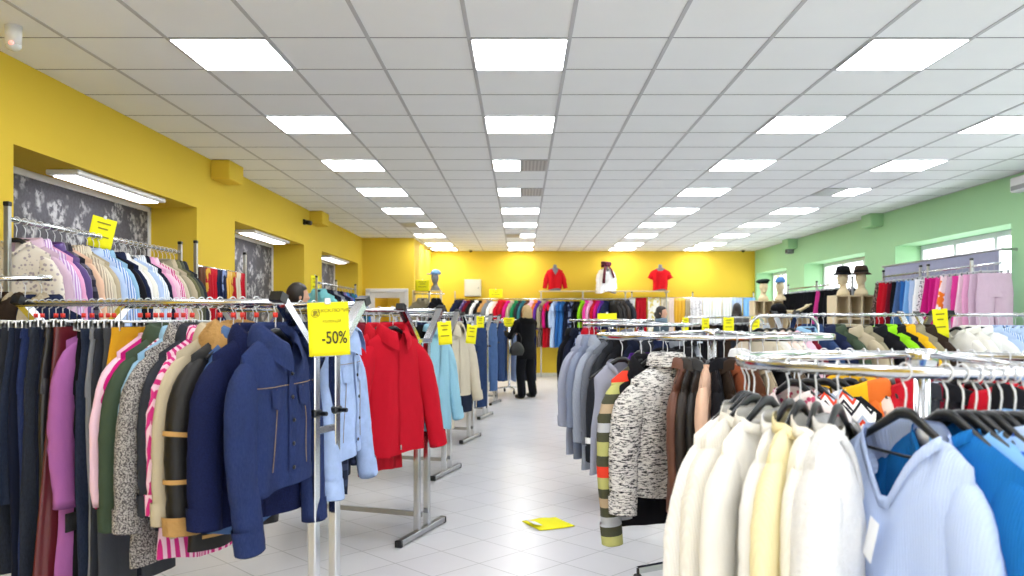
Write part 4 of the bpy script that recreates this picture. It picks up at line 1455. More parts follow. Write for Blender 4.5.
# --- green wall
straight_rack('tall chrome rail of coloured trousers before the nearest bright window', (5.12, 8.5), (5.12, 11.25), 1.975, 'green wall rails', (.2, .55, .62, 1.))
nm = ['pale lilac trousers', 'pale lilac trousers', 'pink trousers', 'pale pink skirt', 'hot pink trousers', 'pale lilac skirt', 'orange print skirt', 'hot pink skirt', 'magenta trousers', 'magenta skirt', 'white spotted skirt', 'white trousers', 'pale blue trousers', 'sky blue skirt',
      'blue trousers', 'faded denim skirt', 'black trousers', 'burgundy skirt', 'red skirt', 'bright red trousers', 'brown spotted skirt']
run([(.12+i*.124, s) for i, s in enumerate(nm)], 'the window trouser rail', 'near end', (5.12, 8.5, 1.975), (0, 1, 0), 'trousers and skirts on the rail at the window', n=(-.1, -1), hanger='clip', common=dict(L=.78))
straight_rack('tall chrome rail of black trousers along the green wall', (5.2, 12.5), (5.2, 15.5), 1.96, 'green wall rails', (0, .5, 1.))
nm = ['black spotted trousers']+['black trousers']*4+['hot pink skirt']+['black trousers']*9
run([(.1+i*.19, s) for i, s in enumerate(nm)], 'the black trouser rail', 'near end', (5.2, 12.5, 1.96), (0, 1, 0), 'black trousers on the green wall rail', n=(-.1, -1), hanger='clip', common=dict(L=.8))
# --- right side, double racks with the shirts
D1 = ((3.47, 7.0), 0., .28, 1.41)
v_rack('double rail rack of olive and lime jackets under a yellow sign', D1[0], D1[1], 1.15, D1[3], D1[2])
n1, f1, u1, d1 = rail_of(*D1)
run([(.08, 'dark brown jacket'), (.17, 'khaki jacket'), (.25, 'yellow jacket'), (.33, 'black jacket'), (.4, 'lime jacket', dict(res=1)), (.49, 'black jacket'), (.6, 'khaki shirt'), (.69, 'beige jacket', dict(res=1)), (.83, 'dark green jacket', dict(f=.82, w=.23, collar='jacket', res=1)), (.92, 'navy jacket'), (1.02, 'denim blue jacket')],
    'the lime jacket rack', 'sign end', n1, u1, 'jackets on the rack of the lime jacket', n=(-.8, -.6))
run([(.2+i*.14, s) for i, s in enumerate(['black jacket', 'navy shirt', 'grey jacket', 'teal shirt', 'dark navy jacket', 'brown jacket'])], "the lime rack's rear rail", 'sign end', f1, u1, 'jackets on the rear rail of the lime jacket rack', n=(-.8, -.6))
D2 = ((3.62, 7.0), PI, .28, 1.41)
v_rack('double rail rack of pale blue shirts at the frame edge', D2[0], D2[1], 1.5, D2[3], D2[2])
a2, b2, u2, d2 = rail_of(*D2)
run([(.06, 'off-white blouse', dict(f=.8)), (.16, 'ivory shirt', dict(f=.75)), (.25, 'white shirt'), (.33, 'pale blue shirt'), (.41, 'blue striped shirt'), (.48, 'pale blue shirt'), (.55, 'pale blue shirt'), (.62, 'white striped shirt'), (.7, 'pale blue shirt'), (.86, 'charcoal jeans', dict(f=.9)), (.98, 'dark denim jeans'), (1.1, 'black jeans')],
    'the pale shirt rack', 'sign end', b2, u2, 'clothes on the rack of pale shirts', n=(-.7, -.72), common=dict(res=1))
straight_rack('curved chrome rail of cream tops behind the marl sweater rack', (1.9, 6.6), (2.46, 6.6), 1.40, 'curved rails', curved=True)
run([(.08+i*.062, s) for i, s in enumerate(['cream blouse', 'off-white blouse', 'pale peach blouse', 'cream floral blouse', 'pale pink blouse', 'burgundy blouse'])]+[(.47, 'light blue shirt', dict(f=-.7))],
    'the curved cream rail', 'left', (1.9, 6.6, 1.40), (1, 0, 0), 'tops on the curved rail', n=(-.75, -.66))
straight_rack('chrome rail of black trousers hung with yellow signs', (2.02, 10.0), (3.05, 10.0), 1.40, 'curved rails', curved=True)
run([(.08+i*.085, s) for i, s in enumerate(['black trousers', 'black trousers', 'dark brown trousers', 'black trousers', 'dark brown skirt', 'charcoal trousers', 'black trousers', 'black skirt', 'white trousers', 'cream skirt', 'pale grey skirt'])],
    'the signed trouser rail', 'left', (2.02, 10.0, 1.40), (1, 0, 0), 'trousers on the rail with yellow signs', n=(-.5, -.85), hanger='clip', common=dict(L=.85))
# labels of the hangers
HN = {'broad': 'broad black hanger', 'black': 'black hanger', 'small': 'small black hanger', 'clip': 'pale clip hanger', 'clear': 'clear hanger'}
for g, h, hk in ALL_G:
    if h is not None:
        core = g['label'].split(', between ')[0].split(', beside ')[0].split(', at the end')[0]
        h['label'] = f'{HN[hk]} of the {core}'
        if len(h['label'].replace('-', '').split()) > 15:
            h['label'] = f'hanger of the {core}'
        h['group'] = 'hangers of the '+g['group']
# ------------------------------------------------------------------ signs
def price_sign(label, c, n, w=.148, h=.21, tilt=0., roll=0., lines=None, grp='yellow price signs', stem=None):
    t = thing('price_sign', label, 'sign', c, yaw_of(n), grp)
    t.rotation_euler = (tilt, roll, yaw_of(n))
    rows = [[(w*(i/8-.5), .004*math.sin(i/8*PI)*(1-j/6)-.002, -h*j/6) for i in range(9)] for j in range(7)]
    o = MB().grid(rows).build('sheet', 'paper_yellow', t, True)
    solid(o, .001)
    if lines:
        for txt, x, z, size, ink in lines:
            k = link('lettering', text_mesh(txt, size, 'sign_lettering', bold=size*.012), t)
            k.data.materials.append(M[ink])
            k.location = (x, -.006, z); k.rotation_euler = (PI/2, 0, 0); k.scale = (.72 if txt[0] == '-' else 1, 1, 1)
        e = MB()
        for i in range(40):
            a, b = 2*PI*i/40, 2*PI*(i+1)/40
            for r0, r1 in ((.0135, .0155),):
                e.add([(r*math.cos(q), 0, r*math.sin(q)) for q in (a, b) for r in (r0, r1)], [(0, 1, 3, 2)])
        e.ell((0, 0, .004), (.0085, .0012, .0065), 12, 6).ell((-.004, 0, -.005), (.006, .0012, .004), 10, 5).ell((.006, 0, -.006), (.004, .0012, .003), 10, 5)
        k = e.build('emblem', 'ink_pale', t); k.location = (-w/2+.027, -.006, -.038)
    else:
        m = MB()
        for z, ww in ((-.18, .55), (-.36, .4), (-.62, .6)):
            if h > .1:
                m.box((0, -.005, h*z), (w*ww, .001, h*.045))
        if m.v:
            m.build('lettering', 'ink_pale', t)
    cl = MB().box((0, 0, .004), (.02, .012, .022), ch=.002).build('clip', 'clear_plastic', t)
    return t
price_sign('large yellow sign reading minus fifty percent on the front left rack', (-.687, 2.83, 1.43), (.2, -1), .142, .19, roll=R(-2.5),
           lines=[('ЕКСКЛЮЗИВ', .021, -.03, .0175, 'ink_pale'), ('КОЛЕКЦІЯ', .012, -.068, .0125, 'ink_pale'), ('-50%', .018, -.128, .062, 'ink')])
price_sign('yellow sign clipped on the tall pastel shirt rail', (-2.83, 5.42, 2.06), (.75, -.66), .16, .21, roll=R(12))
price_sign('yellow sign hanging at the aqua shirt, nearest of the small aisle signs', (-.495, 5.12, 1.358), (.3, -1), .09, .15, roll=R(-4))
price_sign('yellow sign hanging at the shoulder of the cream jacket', (-.425, 6.95, 1.325), (.3, -1), .09, .165, roll=R(6))
price_sign('small yellow sign farther along the left racks above the jeans', (-.45, 8.8, 1.41), (.1, -1), .085, .13)
price_sign('yellow sign on the round jeans rack beside the woman in black', (-.22, 14.4, 1.41), (0, -1), .2, .17)
price_sign('yellow sign lying on top of the round rack behind the grey coats', (.94, 8.7, 1.44), (-.1, -1), .21, .1, tilt=R(-35))
price_sign('yellow sign standing on the back rail next to the grey cabinet', (-.6, 18.95, 2.1), (0, -1), .32, .2)
price_sign('yellow sign on the green wall rack between lime and white clothes', (3.5, 6.66, 1.46), (-.35, -1), .115, .245, roll=R(-4))
for px, w, z, lb in ((685.5, .075, 1.40, 'narrow yellow sign at the left end of the black trouser rail'), (705.5, .09, 1.39, 'second yellow sign from the left on the black trouser rail'),
                     (728.5, .13, 1.40, 'third yellow sign from the left on the black trouser rail, the widest'), (755.5, .105, 1.41, 'yellow sign at the right end of the black trouser rail')):
    price_sign(lb, ((px-521)*9.8/796.4, 9.8, z), (-.1, -1), w, .19)
price_sign('yellow and white notice on the yellow pillar beyond the second niche', (-3.22, 12.45, 2.06), (1, -.2), .3, .28)
t = thing('paper_flyer', 'bright yellow flyer lying on the white tile floor of the aisle', 'flyer', (.18, 5.33, 0), R(25))
m = MB()
rows = [[(x, y, .004+.010*max(0, math.sin(x*24+y*9))*(.5+y)) for x in [(-.13+.26*i/10) for i in range(11)]] for y in [(-.14+.28*j/8) for j in range(9)]]
solid(m.grid(rows).build('sheet', 'paper_yellow', t, True), .001)
solid(MB().grid([[(x, y, .022+.008*math.sin(x*30)) for x in [(-.13+.06*i/4) for i in range(5)]] for y in (-.06, 0, .06)]).build('folded_corner', 'white_paper', t, True), .001)

# ------------------------------------------------------------------ people
def capsule(m, a, b, r0, r1, n=12):
    a, b = Vector(a), Vector(b)
    d = (b-a).normalized()
    pts, rad = [], []
    for k in range(5):
        q = math.radians(90-k*18)
        pts.append(a-d*(r0*math.sin(q))); rad.append(max(r0*math.cos(q), r0*.05))
    pts.append(a); rad.append(r0)
    pts.append(b); rad.append(r1)
    for k in range(1, 6):
        q = math.radians(k*18)
        pts.append(b+d*(r1*math.sin(q))); rad.append(max(r1*math.cos(q), r1*.05))
    return m.tube(pts, rad, n)
def hand(m, w, d, side, curl=.6):
    """palm, four unequal bent fingers and a thumb from the wrist w along d"""
    d = Vector(d).normalized()
    s = d.cross(Vector((0, 0, 1)))
    s = s.normalized() if s.length > .1 else Vector((1, 0, 0))
    up = s.cross(d)
    w = Vector(w)
    m.ell(w+d*.045, (.03, .03, .03), 10, 6)
    capsule(m, w, w+d*.075, .022, .03, 8)
    for i, ln in enumerate((.062, .072, .067, .052)):
        o = w+d*.085+s*((i-1.5)*.0185)
        k1 = o+(d*math.cos(curl*.5)-up*math.sin(curl*.5))*ln*.5
        k2 = k1+(d*math.cos(curl*1.4)-up*math.sin(curl*1.4))*ln*.5
        capsule(m, o, k1, .0088, .0082, 7); capsule(m, k1, k2, .0082, .007, 7)
    o = w+d*.03+s*side*.027
    k1 = o+(d*.6+s*side*.8).normalized()*.035
    capsule(m, o, k1, .011, .0095, 7); capsule(m, k1, k1+(d*.9+s*side*.25-up*.3).normalized()*.03, .0095, .008, 7)
def person(label, loc, yaw, height, skin_fn, grp=None):
    t = thing('person', label, 'person', loc, yaw, grp)
    t.scale = (height/1.7,)*3
    return t
def body(t, J, head_turn=0., head_tilt=0., skirt=False):
    """one continuous body grown round the joints J (front is -Y, 1.70 m tall)"""
    m = MB()
    m.ell((0, .005, 1.3), (.165, .105, .17), 16, 10)
    m.ell((0, 0, 1.1), (.135, .095, .2), 16, 10)
    m.ell((0, .01, .95), (.165, .115, .14), 16, 10)
    capsule(m, (0, .012, 1.38), (0, -.004, 1.5), .058, .05)
    hd = MB()
    hd.ell((0, -.005, .1), (.074, .094, .112), 20, 14)
    hd.ell((0, -.03, .035), (.056, .062, .06), 14, 8)
    hd.ell((0, -.1, .075), (.012, .02, .022), 10, 6)                 # nose
    hd.ell((0, -.09, .1), (.009, .012, .03), 8, 6)
    for s in (-1, 1):
        hd.ell((s*.075, .008, .085), (.011, .02, .032), 8, 6)        # ears
        hd.ell((s*.032, -.088, .098), (.014, .009, .008), 8, 5)      # lids
        hd.ell((s*.03, -.088, .118), (.018, .008, .006), 8, 5)       # brows
    hd.ell((0, -.088, .038), (.022, .01, .006), 10, 5); hd.ell((0, -.086, .028), (.018, .01, .006), 10, 5)
    rot = Matrix.Translation((0, -.005, 1.49)) @ Matrix.Rotation(head_turn, 4, 'Z') @ Matrix.Rotation(head_tilt, 4, 'X')
    m.add([rot @ Vector(v) for v in hd.v], hd.f)
    for s, nm in ((-1, 'r'), (1, 'l')):
        sh, el, wr, hv = (Vector(q) for q in J['arm_'+nm])
        capsule(m, (s*.09, 0, 1.38), sh, .06, .056); capsule(m, sh, el, .05, .04); capsule(m, el, wr, .04, .026)
        hand(m, wr, hv, -s)
        hp, kn_, an_ = (Vector(q) for q in J['leg_'+nm])
        capsule(m, hp, kn_, .085, .056); capsule(m, kn_, an_, .056, .036)
        capsule(m, an_+Vector((0, .02, -.03)), an_+Vector((0, -.15, -.045)), .036, .03)
    o = m.build('body', 'skin', t, True)
    r = o.modifiers.new('one_surface', 'REMESH')
    r.mode = 'VOXEL'; r.voxel_size = .0075; r.use_smooth_shade = True
    s_ = o.modifiers.new('soften', 'SMOOTH'); s_.factor = .5; s_.iterations = 3
    return o, rot
STAND = {'arm_r': [(-.19, .01, 1.37), (-.25, .03, 1.1), (-.23, -.05, .86), (0, -.1, -1)], 'arm_l': [(.19, .01, 1.37), (.25, .03, 1.1), (.23, -.05, .86), (0, -.1, -1)],
         'leg_r': [(-.09, 0, .92), (-.1, -.02, .5), (-.1, .02, .08)], 'leg_l': [(.09, 0, .92), (.1, -.02, .5), (.1, .02, .08)]}
REACH = dict(STAND, arm_l=[(.19, -.02, 1.37), (.27, -.12, 1.13), (.2, -.36, 1.2), (-.2, -1, .15)], arm_r=[(-.19, -.02, 1.37), (-.26, -.14, 1.14), (-.12, -.36, 1.18), (.2, -1, .1)],
             leg_r=[(-.09, 0, .92), (-.12, -.04, .5), (-.14, .03, .08)], leg_l=[(.09, 0, .92), (.13, -.01, .5), (.17, .08, .08)])
def clothes(t, J, top_mat, top_col, leg_mat, leg_col, hem=.6, shoe='leather_bag', wide=1.):
    # upper garment: torso shell and sleeves fused into one surface
    m = MB()
    m.lathe([(.0, hem), (.2*wide, hem), (.195*wide, hem+.15), (.182*wide, .95), (.165, 1.08), (.178, 1.22), (.188, 1.32), (.165, 1.4), (.1, 1.45), (.07, 1.48), (.0, 1.485)], n=26, sx=1, sy=.72,
            fn=lambda p: p+Vector((.012*noise.noise(p*7), .012*noise.noise(p*7+Vector((5, 0, 0))), 0)))
    for s, nm in ((-1, 'r'), (1, 'l')):
        sh, el, wr, hv = (Vector(q) for q in J['arm_'+nm])
        capsule(m, (s*.1, 0, 1.36), sh, .08, .078); capsule(m, sh, el, .072, .062); capsule(m, el, el.lerp(wr, .92), .062, .048)
    o = m.build('coat', top_mat, t, True)
    o.color = lin(top_col); o['second_colour'] = list(lin(top_col)[:3])
    r = o.modifiers.new('one_surface', 'REMESH'); r.mode = 'VOXEL'; r.voxel_size = .012; r.use_smooth_shade = True
    d = o.modifiers.new('soften', 'SMOOTH'); d.factor = .5; d.iterations = 4
    m = MB()
    m.lathe([(0, .78), (.15, .78), (.178, .9), (.165, 1.04), (0, 1.05)], n=20, sy=.75)
    for s, nm in ((-1, 'r'), (1, 'l')):
        hp, kn_, an_ = (Vector(q) for q in J['leg_'+nm])
        capsule(m, hp, kn_, .105, .085); capsule(m, kn_, an_+Vector((0, 0, .02)), .085, .078)
    o = m.build('trousers', leg_mat, t, True)
    o.color = lin(leg_col); o['second_colour'] = list(lin(leg_col)[:3])
    r = o.modifiers.new('one_surface', 'REMESH'); r.mode = 'VOXEL'; r.voxel_size = .012; r.use_smooth_shade = True
    d = o.modifiers.new('soften', 'SMOOTH'); d.factor = .5; d.iterations = 4
    for s, nm in ((-1, 'r'), (1, 'l')):
        an_ = Vector(J['leg_'+nm][2])
        k = MB().ell((0, -.06, .045), (.045, .135, .045), 14, 8, fn=lambda p: Vector((p.x, p.y, max(p.z, -.043)))).ell((0, .02, .09), (.044, .05, .05), 12, 8)
        o = k.build('shoe', shoe, t, True); o.location = (an_.x, an_.y, 0)
def hair(t, rot, mat, long=0., bun=False, ragged=.006):
    m = MB()
    def f(p):
        q = p+Vector((noise.noise(p*30), noise.noise(p*30+Vector((7, 0, 0))), noise.noise(p*30+Vector((0, 7, 0)))))*ragged
        if q.y < -.035 and q.z < .035:      # keep the face free
            q.y = -.035+(q.y+.035)*.12
        return q
    m.ell((0, .008, .118), (.088, .108, .112), 22, 14, fn=f)
    if long:
        rows = []
        prof = [(.01, .0), (.07, .02), (.088, -.0), (.1, -.08), (.115, -.16), (.11, -long), (.02, -long-.02)]
        mm = MB().lathe([(r, .1+z) for r, z in prof][::-1], (0, .045, 0), 22, 1, .62, fn=lambda p: p+Vector((noise.noise(p*20), noise.noise(p*20+Vector((3, 0, 0))), 0))*.02)
        m.add(mm.v, mm.f)
    if bun:
        m.ell((0, .1, .07), (.05, .05, .05), 12, 8, fn=lambda p: p+Vector((1, 1, 1))*noise.noise(p*40)*.006)
    m.v = [tuple(rot @ Vector(v)) for v in m.v]
    o = m.build('hair', mat, t, True)
    return o
# woman in black at the end of the aisle, seen from behind, turned to the rack on her left
t = person('blonde person in black coat and trousers browsing the jeans with a handbag', (.09, 13.95, 0), R(-140), 1.62, None)
_, rot = body(t, REACH, head_turn=R(-12), head_tilt=R(-14))
clothes(t, REACH, 'fabric_cotton', '#0c0c0f', 'fabric_cotton', '#111217', hem=.72)
hair(t, rot, 'hair_blonde', long=.26, ragged=.012)
m = MB().ell((0, .0, 1.4), (.2, .145, .1), 22, 12, fn=lambda p: p+Vector((1, 1, .6))*noise.noise(p*32)*.016)
o = m.build('fur_collar', 'fabric_fluffy', t, True); o.color = lin('#08080a')
b = thing('handbag', 'black leather handbag hanging from the arm of the blonde person', 'bag', (-.07, 13.62, .74), R(-140))
m = MB().ell((0, 0, .12), (.16, .06, .14), 20, 12, fn=lambda p: Vector((p.x*(1-.25*max(0, p.z)/.14), p.y*(1-.4*max(0, p.z)/.14), max(-.1, p.z))))
m.build('bag_body', 'leather_bag', b, True)
MB().tube([(-.09, 0, .22), (-.1, 0, .32), (-.05, 0, .4), (.05, 0, .4), (.1, 0, .32), (.09, 0, .22)], .008, 8).build('handle', 'leather_bag', b, True)
MB().box((0, -.05, .17), (.05, .015, .03), ch=.003).build('clasp', 'steel', b)
# man behind the front left racks
t = person('dark-haired person seen from behind over the front left racks', (-2.2, 7.85, 0), R(150), 1.72, None)
_, rot = body(t, STAND, head_turn=R(-25))
clothes(t, STAND, 'fabric_cotton', '#3a3f4c', 'fabric_denim', '#242c40', hem=.78)
hair(t, rot, 'hair_dark')
# the cashier
t = person('dark-haired person with a grey-blue scarf looking sideways behind the racks', (2.45, 13.9, 0), R(62), 1.6, None)
_, rot = body(t, STAND, head_turn=R(0))
clothes(t, STAND, 'fabric_cotton', '#51616c', 'fabric_cotton', '#22242c', hem=.75)
hair(t, rot, 'hair_dark', bun=True, long=.14)
m = MB()
for k in range(3):
    m.tube([(.105*math.sin(q)*(1+.06*k), .085*math.cos(q), 1.415+.022*k+.012*math.sin(q*3+k)) for q in [2*PI*i/18 for i in range(19)]], .026, 8, False)
o = m.build('scarf', 'fabric_cotton', t, True); o.color = lin('#7d94a4')
# the shopper at the linens
t = person('person in a grey-brown jacket facing the blue curtains', (4.42, 16.3, 0), R(170), 1.7, None)
_, rot = body(t, STAND)
clothes(t, STAND, 'fabric_tweed', '#5e5a5c', 'fabric_cotton', '#1c1d24', hem=.75)
hair(t, rot, 'hair_dark', long=.1)

# ------------------------------------------------------------------ mannequins, hats and shelves
def torso_mannequin(label, loc, yaw, parts, neck=True):
    t = thing('torso_mannequin', label, 'mannequin', loc, yaw, 'torso mannequins on the back shelf')
    if neck:
        MB().lathe([(0, -.15), (.05, -.15), (.048, -.09), (.042, -.05), (.04, -.02), (0, -.015)], n=16).build('neck', 'mannequin_grey', t, True).location = (0, 0, .64)
    MB().lathe([(0, 0), (.14, 0), (.15, .06), (.13, .2), (.15, .36), (.17, .45), (.12, .52), (.05, .545), (0, .545)], n=22, sy=.62).build('torso', 'mannequin_grey', t, True)
    for nm, m, col, mat in parts:
        o = m.build(nm, mat, t, True); o.location = (0, 0, .64); o.color = lin(col); o['second_colour'] = list(lin(col)[:3])
    return t
def dress_up(p, col, mat='fabric_cotton'):
    return [(n if n != 'body' else 'knit_body', m, col, mat) for n, m, role in mk_top(p) if role == 'main']
torso_mannequin('torso mannequin in a red long-sleeved cardigan on the back shelf', (.81, 19.0, 2.066), R(5),
                dress_up(top_params(w=.195, hem=.165, L=.5, t=.13, nw=.07, nd=.14, SL=.42, ry=.05, out=20, hang=12, collar='band', r0=.075, zs=-.085, res=1), '#c5141e'))
torso_mannequin('torso mannequin in a red short-sleeved T-shirt on the back shelf', (3.32, 19.0, 2.066), R(-5),
                dress_up(top_params(w=.2, hem=.17, L=.52, t=.13, nw=.06, nd=.03, neck='crew', SL=.2, ry=.055, out=38, hang=25, collar='band', r0=.08, r1=.075, zs=-.085, res=1), '#cf1620'))
mt = torso_mannequin('torso mannequin in a white blouse with a burgundy scarf on the back shelf', (2.03, 19.0, 2.066), R(12),
                dress_up(top_params(w=.19, hem=.26, L=.58, t=.14, nw=.06, nd=.05, SL=.42, ry=.05, out=14, hang=6, collar='band', fold=.03, zs=-.085, res=1), '#f0f0f2'))
m = MB()
for k in range(3):
    m.tube([(.1*math.sin(q), .1*math.cos(q)-.015, .6+.03*k+.02*math.sin(q+k)) for q in [2*PI*i/20 for i in range(21)]], .032, 8, False)
m.tube([(-.05, -.1, .58), (-.08, -.15, .45), (-.1, -.16, .3), (-.11, -.16, .17)], [.05, .055, .06, .065], 10, flat=.35)
m.tube([(.04, -.1, .58), (.09, -.15, .48), (.13, -.155, .36), (.15, -.155, .3)], [.045, .05, .055, .055], 10, flat=.35)
o = m.build('scarf', 'fabric_check', mt, True); o.color = lin('#3c1822'); o['second_colour'] = list(lin('#6c3040')[:3]); o['label'] = 'dark burgundy scarf'

def head_form(label, loc, yaw, grp='mannequin heads on the green side', mat='mannequin'):
    t = thing('mannequin_head', label, 'mannequin', loc, yaw, grp)
    m = MB()
    m.lathe([(0, 0), (.1, 0), (.105, .02), (.09, .06), (.055, .1), (.05, .17), (0, .18)], n=20, sy=.7)
    m.ell((0, -.01, .25), (.07, .09, .105), 18, 12)
    m.ell((0, -.035, .19), (.05, .055, .05), 12, 8)
    m.ell((0, -.098, .23), (.011, .02, .024), 8, 6)
    for s in (-1, 1):
        m.ell((s*.07, .0, .235), (.01, .018, .03), 8, 6)
        m.ell((s*.03, -.088, .262), (.017, .008, .007), 8, 5)
    m.ell((0, -.086, .192), (.02, .01, .008), 8, 5)
    o = m.build('head', mat, t, True)
    r = o.modifiers.new('one_surface', 'REMESH'); r.mode = 'VOXEL'; r.voxel_size = .006; r.use_smooth_shade = True
    d = o.modifiers.new('soften', 'SMOOTH'); d.iterations = 3
    return t
def hat(label, loc, yaw, col, style, mat='fabric_cotton', grp='hats on display'):
    t = thing('hat', label, 'hat', loc, yaw, grp)
    def add(nm, m, c=col, mt=mat):
        o = m.build(nm, mt, t, True); o.color = lin(c); o['second_colour'] = list(lin(c)[:3]); return o
    if style == 'beret':
        add('crown', MB().ell((0, .01, .03), (.125, .13, .04), 20, 10, fn=lambda p: p+Vector((0, 0, .012*p.x/.12)))); add('band', MB().lathe([(.08, -.015), (.085, -.015), (.09, .02), (.08, .02)], n=20, sy=1.15))
    elif style == 'cap':
        add('crown', MB().ell((0, .01, .01), (.085, .105, .085), 20, 12, fn=lambda p: Vector((p.x, p.y, max(p.z, -.02)))))
        add('peak', MB().ell((0, -.115, -.004), (.07, .07, .01), 16, 6))
        add('button', MB().ell((0, .01, .095), (.008, .008, .006), 8, 5))
    elif style == 'brim':
        add('crown', MB().lathe([(.0, .1), (.07, .098), (.088, .06), (.092, 0), (.0, -.0)][::-1], n=24, sy=1.18, fn=lambda p: p+Vector((0, 0, .006*noise.noise(p*12)))))
        add('brim', MB().lathe([(.088, .0), (.135, -.03), (.138, -.026), (.09, .01)], n=26, sy=1.15)); add('hat_band', MB().lathe([(.093, .005), (.096, .005), (.095, .03), (.091, .03)], n=24, sy=1.18), '#141210')
    else:
        add('crown', MB().ell((0, 0, .05), (.13, .135, .1), 22, 14, fn=lambda p: p+Vector((1, 1, 1))*noise.noise(p*36)*.014))
        add('roll', MB().tube([(.11*math.cos(q), .12*math.sin(q), .0) for q in [2*PI*i/20 for i in range(21)]], .035, 8, False))
    return t
def cubby(label, loc, w, d, h, cols, rows, grp='pale wood display shelves'):
    t = thing('display_shelf', label, 'shelf', loc, 0, grp)
    for i in range(cols+1):
        MB().box((-w/2+w*i/cols, 0, h/2), (.018, d, h), ch=.002).build('upright', 'pale_wood', t)
    for j in range(rows+1):
        MB().box((0, 0, .05+(h-.05-.009)*j/rows), (w-.018, d-.002, .018), ch=.002).build('shelf_board', 'pale_wood', t)
    MB().box((0, d/2-.006, h/2), (w-.02, .008, h-.02)).build('back_panel', 'pale_wood', t)
    return t
cubby('pale wood cubby shelf beside the coloured trousers', (4.83, 11.65, 0), .56, .34, 1.725, 3, 5)
cubby('pale wood cubby shelf at the far end of the black trousers', (4.52, 14.7, 0), .5, .34, 1.725, 3, 5)
cubby('low pale display shelf under the black fur hat', (4.42, 13.4, 0), .72, .36, 1.46, 2, 4)
head_form('beige mannequin head in a black hat, left of the near pair', (4.70, 11.62, 1.727), R(-62))
hat('black brimmed hat on the left head of the near pair', (4.70, 11.62, 2.055), R(-62), '#17171b', 'brim')
head_form('beige mannequin head in a brown hat, right of the near pair', (4.92, 11.52, 1.727), R(-50))
hat('dark brown brimmed hat on the right head of the near pair', (4.92, 11.52, 2.055), R(-50), '#40342c', 'brim')
head_form('beige mannequin head wearing a dark beret near the back corner', (4.46, 14.66, 1.727), R(15))
hat('dark green-black beret on a mannequin head near the back corner', (4.46, 14.66, 2.055), R(15), '#1f2926', 'beret')
head_form('beige mannequin head wearing a blue cap', (4.72, 14.5, 1.727), R(-40))
hat('blue peaked cap on a mannequin head', (4.72, 14.5, 2.06), R(-40), '#4f7fb8', 'cap')
hat('black fur hat lying on the low pale shelf', (4.3, 13.3, 1.5), R(0), '#131216', 'fur', 'fabric_fluffy')
t = thing('display_hand', 'beige mannequin arm and hand lying beside the black fur hat', 'mannequin', (4.4, 13.24, 1.5), 0)
m = MB()
capsule(m, (0, 0, 0), (.17, 0, -.005), .036, .034); capsule(m, (.17, 0, -.005), (.3, 0, .06), .034, .024)
hand(m, (.3, 0, .06), (.8, 0, .6), 1, .3)
o = m.build('arm', 'mannequin', t, True)
r = o.modifiers.new('one_surface', 'REMESH'); r.mode = 'VOXEL'; r.voxel_size = .006; r.use_smooth_shade = True

# left back shelf with hats, by the corner room
t = thing('display_shelf', 'brown wooden shelf with hats at the corner of the yellow room', 'shelf', (-1.88, 16.0, 0), 0, 'pale wood display shelves')
for x in (-.27, .27):
    MB().box((x, 0, .98), (.02, .36, 1.96), ch=.002).build('upright', 'pale_wood', t)
for z in (.1, .6, 1.1, 1.55, 1.95):
    MB().box((0, 0, z), (.52, .358, .02), ch=.002).build('shelf_board', 'pale_wood', t)
head_form('grey mannequin head wearing a pale blue cap on the brown shelf', (-1.72, 15.98, 1.962), R(-30), 'heads on the brown shelf', 'mannequin_grey')
hat('pale blue denim cap on the brown shelf', (-1.72, 15.98, 2.29), R(-65), '#7fa6cc', 'cap')
price_sign('yellow sign standing on the brown hat shelf', (-1.95, 15.75, 2.16), (0, -1), .28, .22)
for x, s, lb in ((-1.93, 'khaki', 'khaki jacket hanging in front of the brown hat shelf'), (-1.66, 'black', 'black jacket beside the brown hat shelf')):
    g = put('jacket', s, (x, 15.62, 1.88), R(8 if s == 'khaki' else 55), 'jackets at the brown shelf', label=lb, hanger='small')
    ALL_G[-1][1]['label'] = 'small black hanger of the '+lb
    ALL_G[-1][1]['group'] = 'hangers at the brown shelf'
straight_rack('short chrome rail before the brown hat shelf', (-2.1, 15.62), (-1.5, 15.62), 1.88, 'short rails', (.5,), extra=.03)

# ------------------------------------------------------------------ fittings
t = thing('electric_cabinet', 'grey-white metal cabinet on the yellow back wall above the clothes rail', 'cabinet', (-1.17, 19.33, 1.94))
MB().box((0, 0, .205), (.4, .14, .41), ch=.006).build('housing', 'grey_box', t)
MB().box((0, -.075, .205), (.37, .014, .38), ch=.004).build('door', 'grey_box', t)
MB().tube([(.14, -.08, .2), (.14, -.1, .2)], .012, 10).build('lock', 'black_plastic', t)
def dome(label, loc, r=.045):
    t = thing('security_camera', label, 'camera', loc, 0, 'dome cameras')
    MB().tube([(0, 0, -.02), (0, 0, 0)], r, 20).build('mount', 'grey_box', t)
    MB().ell((0, 0, -.03), (r*.85, r*.85, r*.8), 16, 10).build('dome', 'lens', t, True)
dome('dark dome camera on the ceiling before the yellow back wall, left of centre', (-1.2, 19.0, ZC-.003))
dome('dark dome camera on the ceiling at the corner of yellow and green walls', (5.3, 19.0, ZC-.003))
t = thing('motion_detector', 'white detector with a red light near the ceiling at the left edge', 'detector', (-2.9, 4.55, ZC-.003))
MB().tube([(0, 0, -.11), (0, 0, 0)], [.042, .046], 20).build('housing', 'white_paint', t, True)
MB().ell((0, 0, -.11), (.042, .042, .03), 16, 8).build('lens', 'clear_plastic', t, True)
MB().ell((.01, -.036, -.105), (.016, .01, .012), 10, 6).build('indicator', 'red_led', t, True)
t = thing('wall_camera', 'small black camera high on the left yellow wall', 'camera', (XL, 11.9, 2.83))
MB().box((.015, 0, 0), (.03, .08, .08), ch=.004).build('mount', 'black_plastic', t)
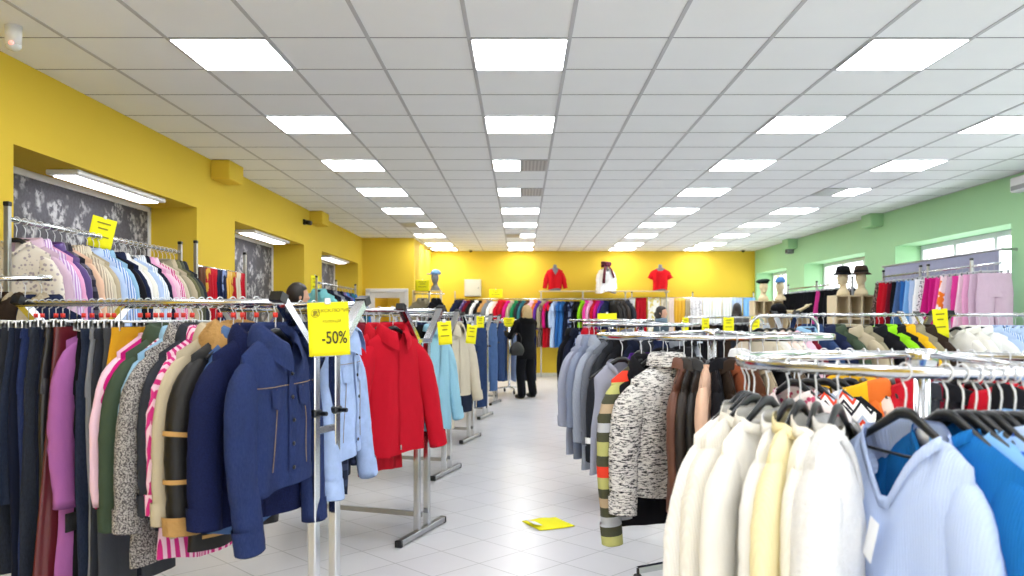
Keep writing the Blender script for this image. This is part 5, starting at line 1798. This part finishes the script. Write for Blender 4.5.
MB().tube([(.03, 0, 0), (.12, -.05, -.02)], .035, 12).build('housing', 'black_plastic', t, True)
t = thing('wall_speaker', 'small grey speaker box on the green wall', 'speaker', (XR, 16.7, 2.86))
MB().box((-.07, 0, 0), (.13, .16, .2), ch=.01).build('housing', 'mannequin_grey', t)
MB().box((-.137, 0, 0), (.008, .13, .17), ch=.003).build('grille', 'rubber', t)
t = thing('wall_unit', 'white wall unit near the ceiling at the right edge', 'wall unit', (XR, 8.95, 2.9))
MB().box((-.06, 0, 0), (.12, .3, .17), ch=.015).build('housing', 'white_paint', t)
MB().box((-.122, 0, -.04), (.006, .24, .05), ch=.002).build('vent', 'louvre', t)
# grey sheet hung over the lower half of the near bright window
t = thing('hanging_sheet', 'grey sheet hung across the nearest bright window behind the trousers', 'sheet', (5.52, 10.65, 2.18))
o = MB().grid([[(.012*math.sin(i*.55)*j/8, 1.45-2.9*i/40, -1.5*j/8) for i in range(41)] for j in range(9)]).build('cloth', 'fabric_cotton', t, True)
o.color = lin('#9a9cb4'); solid(o, .004)
MB().tube([(0, -1.52, 0), (0, 1.52, 0)], .013, 10).build('sheet_rail', 'steel', t, True)
for y in (-1.5, 1.5):
    MB().box((.09, y, 0), (.2, .025, .03), ch=.003).build('bracket', 'steel', t)

# ------------------------------------------------------------------ light, sky, camera
wd = bpy.data.worlds.new('overcast'); scene.world = wd
wd.use_nodes = True
wd.node_tree.nodes['Background'].inputs[0].default_value = (.93, .96, 1, 1)
wd.node_tree.nodes['Background'].inputs[1].default_value = 3.2
cam = bpy.data.cameras.new('camera')
co = bpy.data.objects.new('camera', cam)
COLL.objects.link(co)
co.location = (0, 0, HC)
co.rotation_euler = (PI/2, 0, 0)
cam.sensor_width = 36; cam.lens = 796.4*36/1024
cam.shift_x = -(521-512)/1024
cam.shift_y = (320-288)/1024
cam.clip_start = .05; cam.clip_end = 80
cam.dof.use_dof = True
cam.dof.focus_distance = 4.4
cam.dof.aperture_fstop = 3.2
scene.camera = co
scene.cycles.use_denoising = True
scene.cycles.max_bounces = 8
scene.cycles.diffuse_bounces = 4
scene.cycles.glossy_bounces = 3
scene.cycles.transparent_max_bounces = 8
scene.cycles.sample_clamp_indirect = 6
vs = scene.view_settings
vs.view_transform = 'Standard'; vs.look = 'None'; vs.gamma = 1.0; vs.use_curve_mapping = False
vs.exposure = 0.48
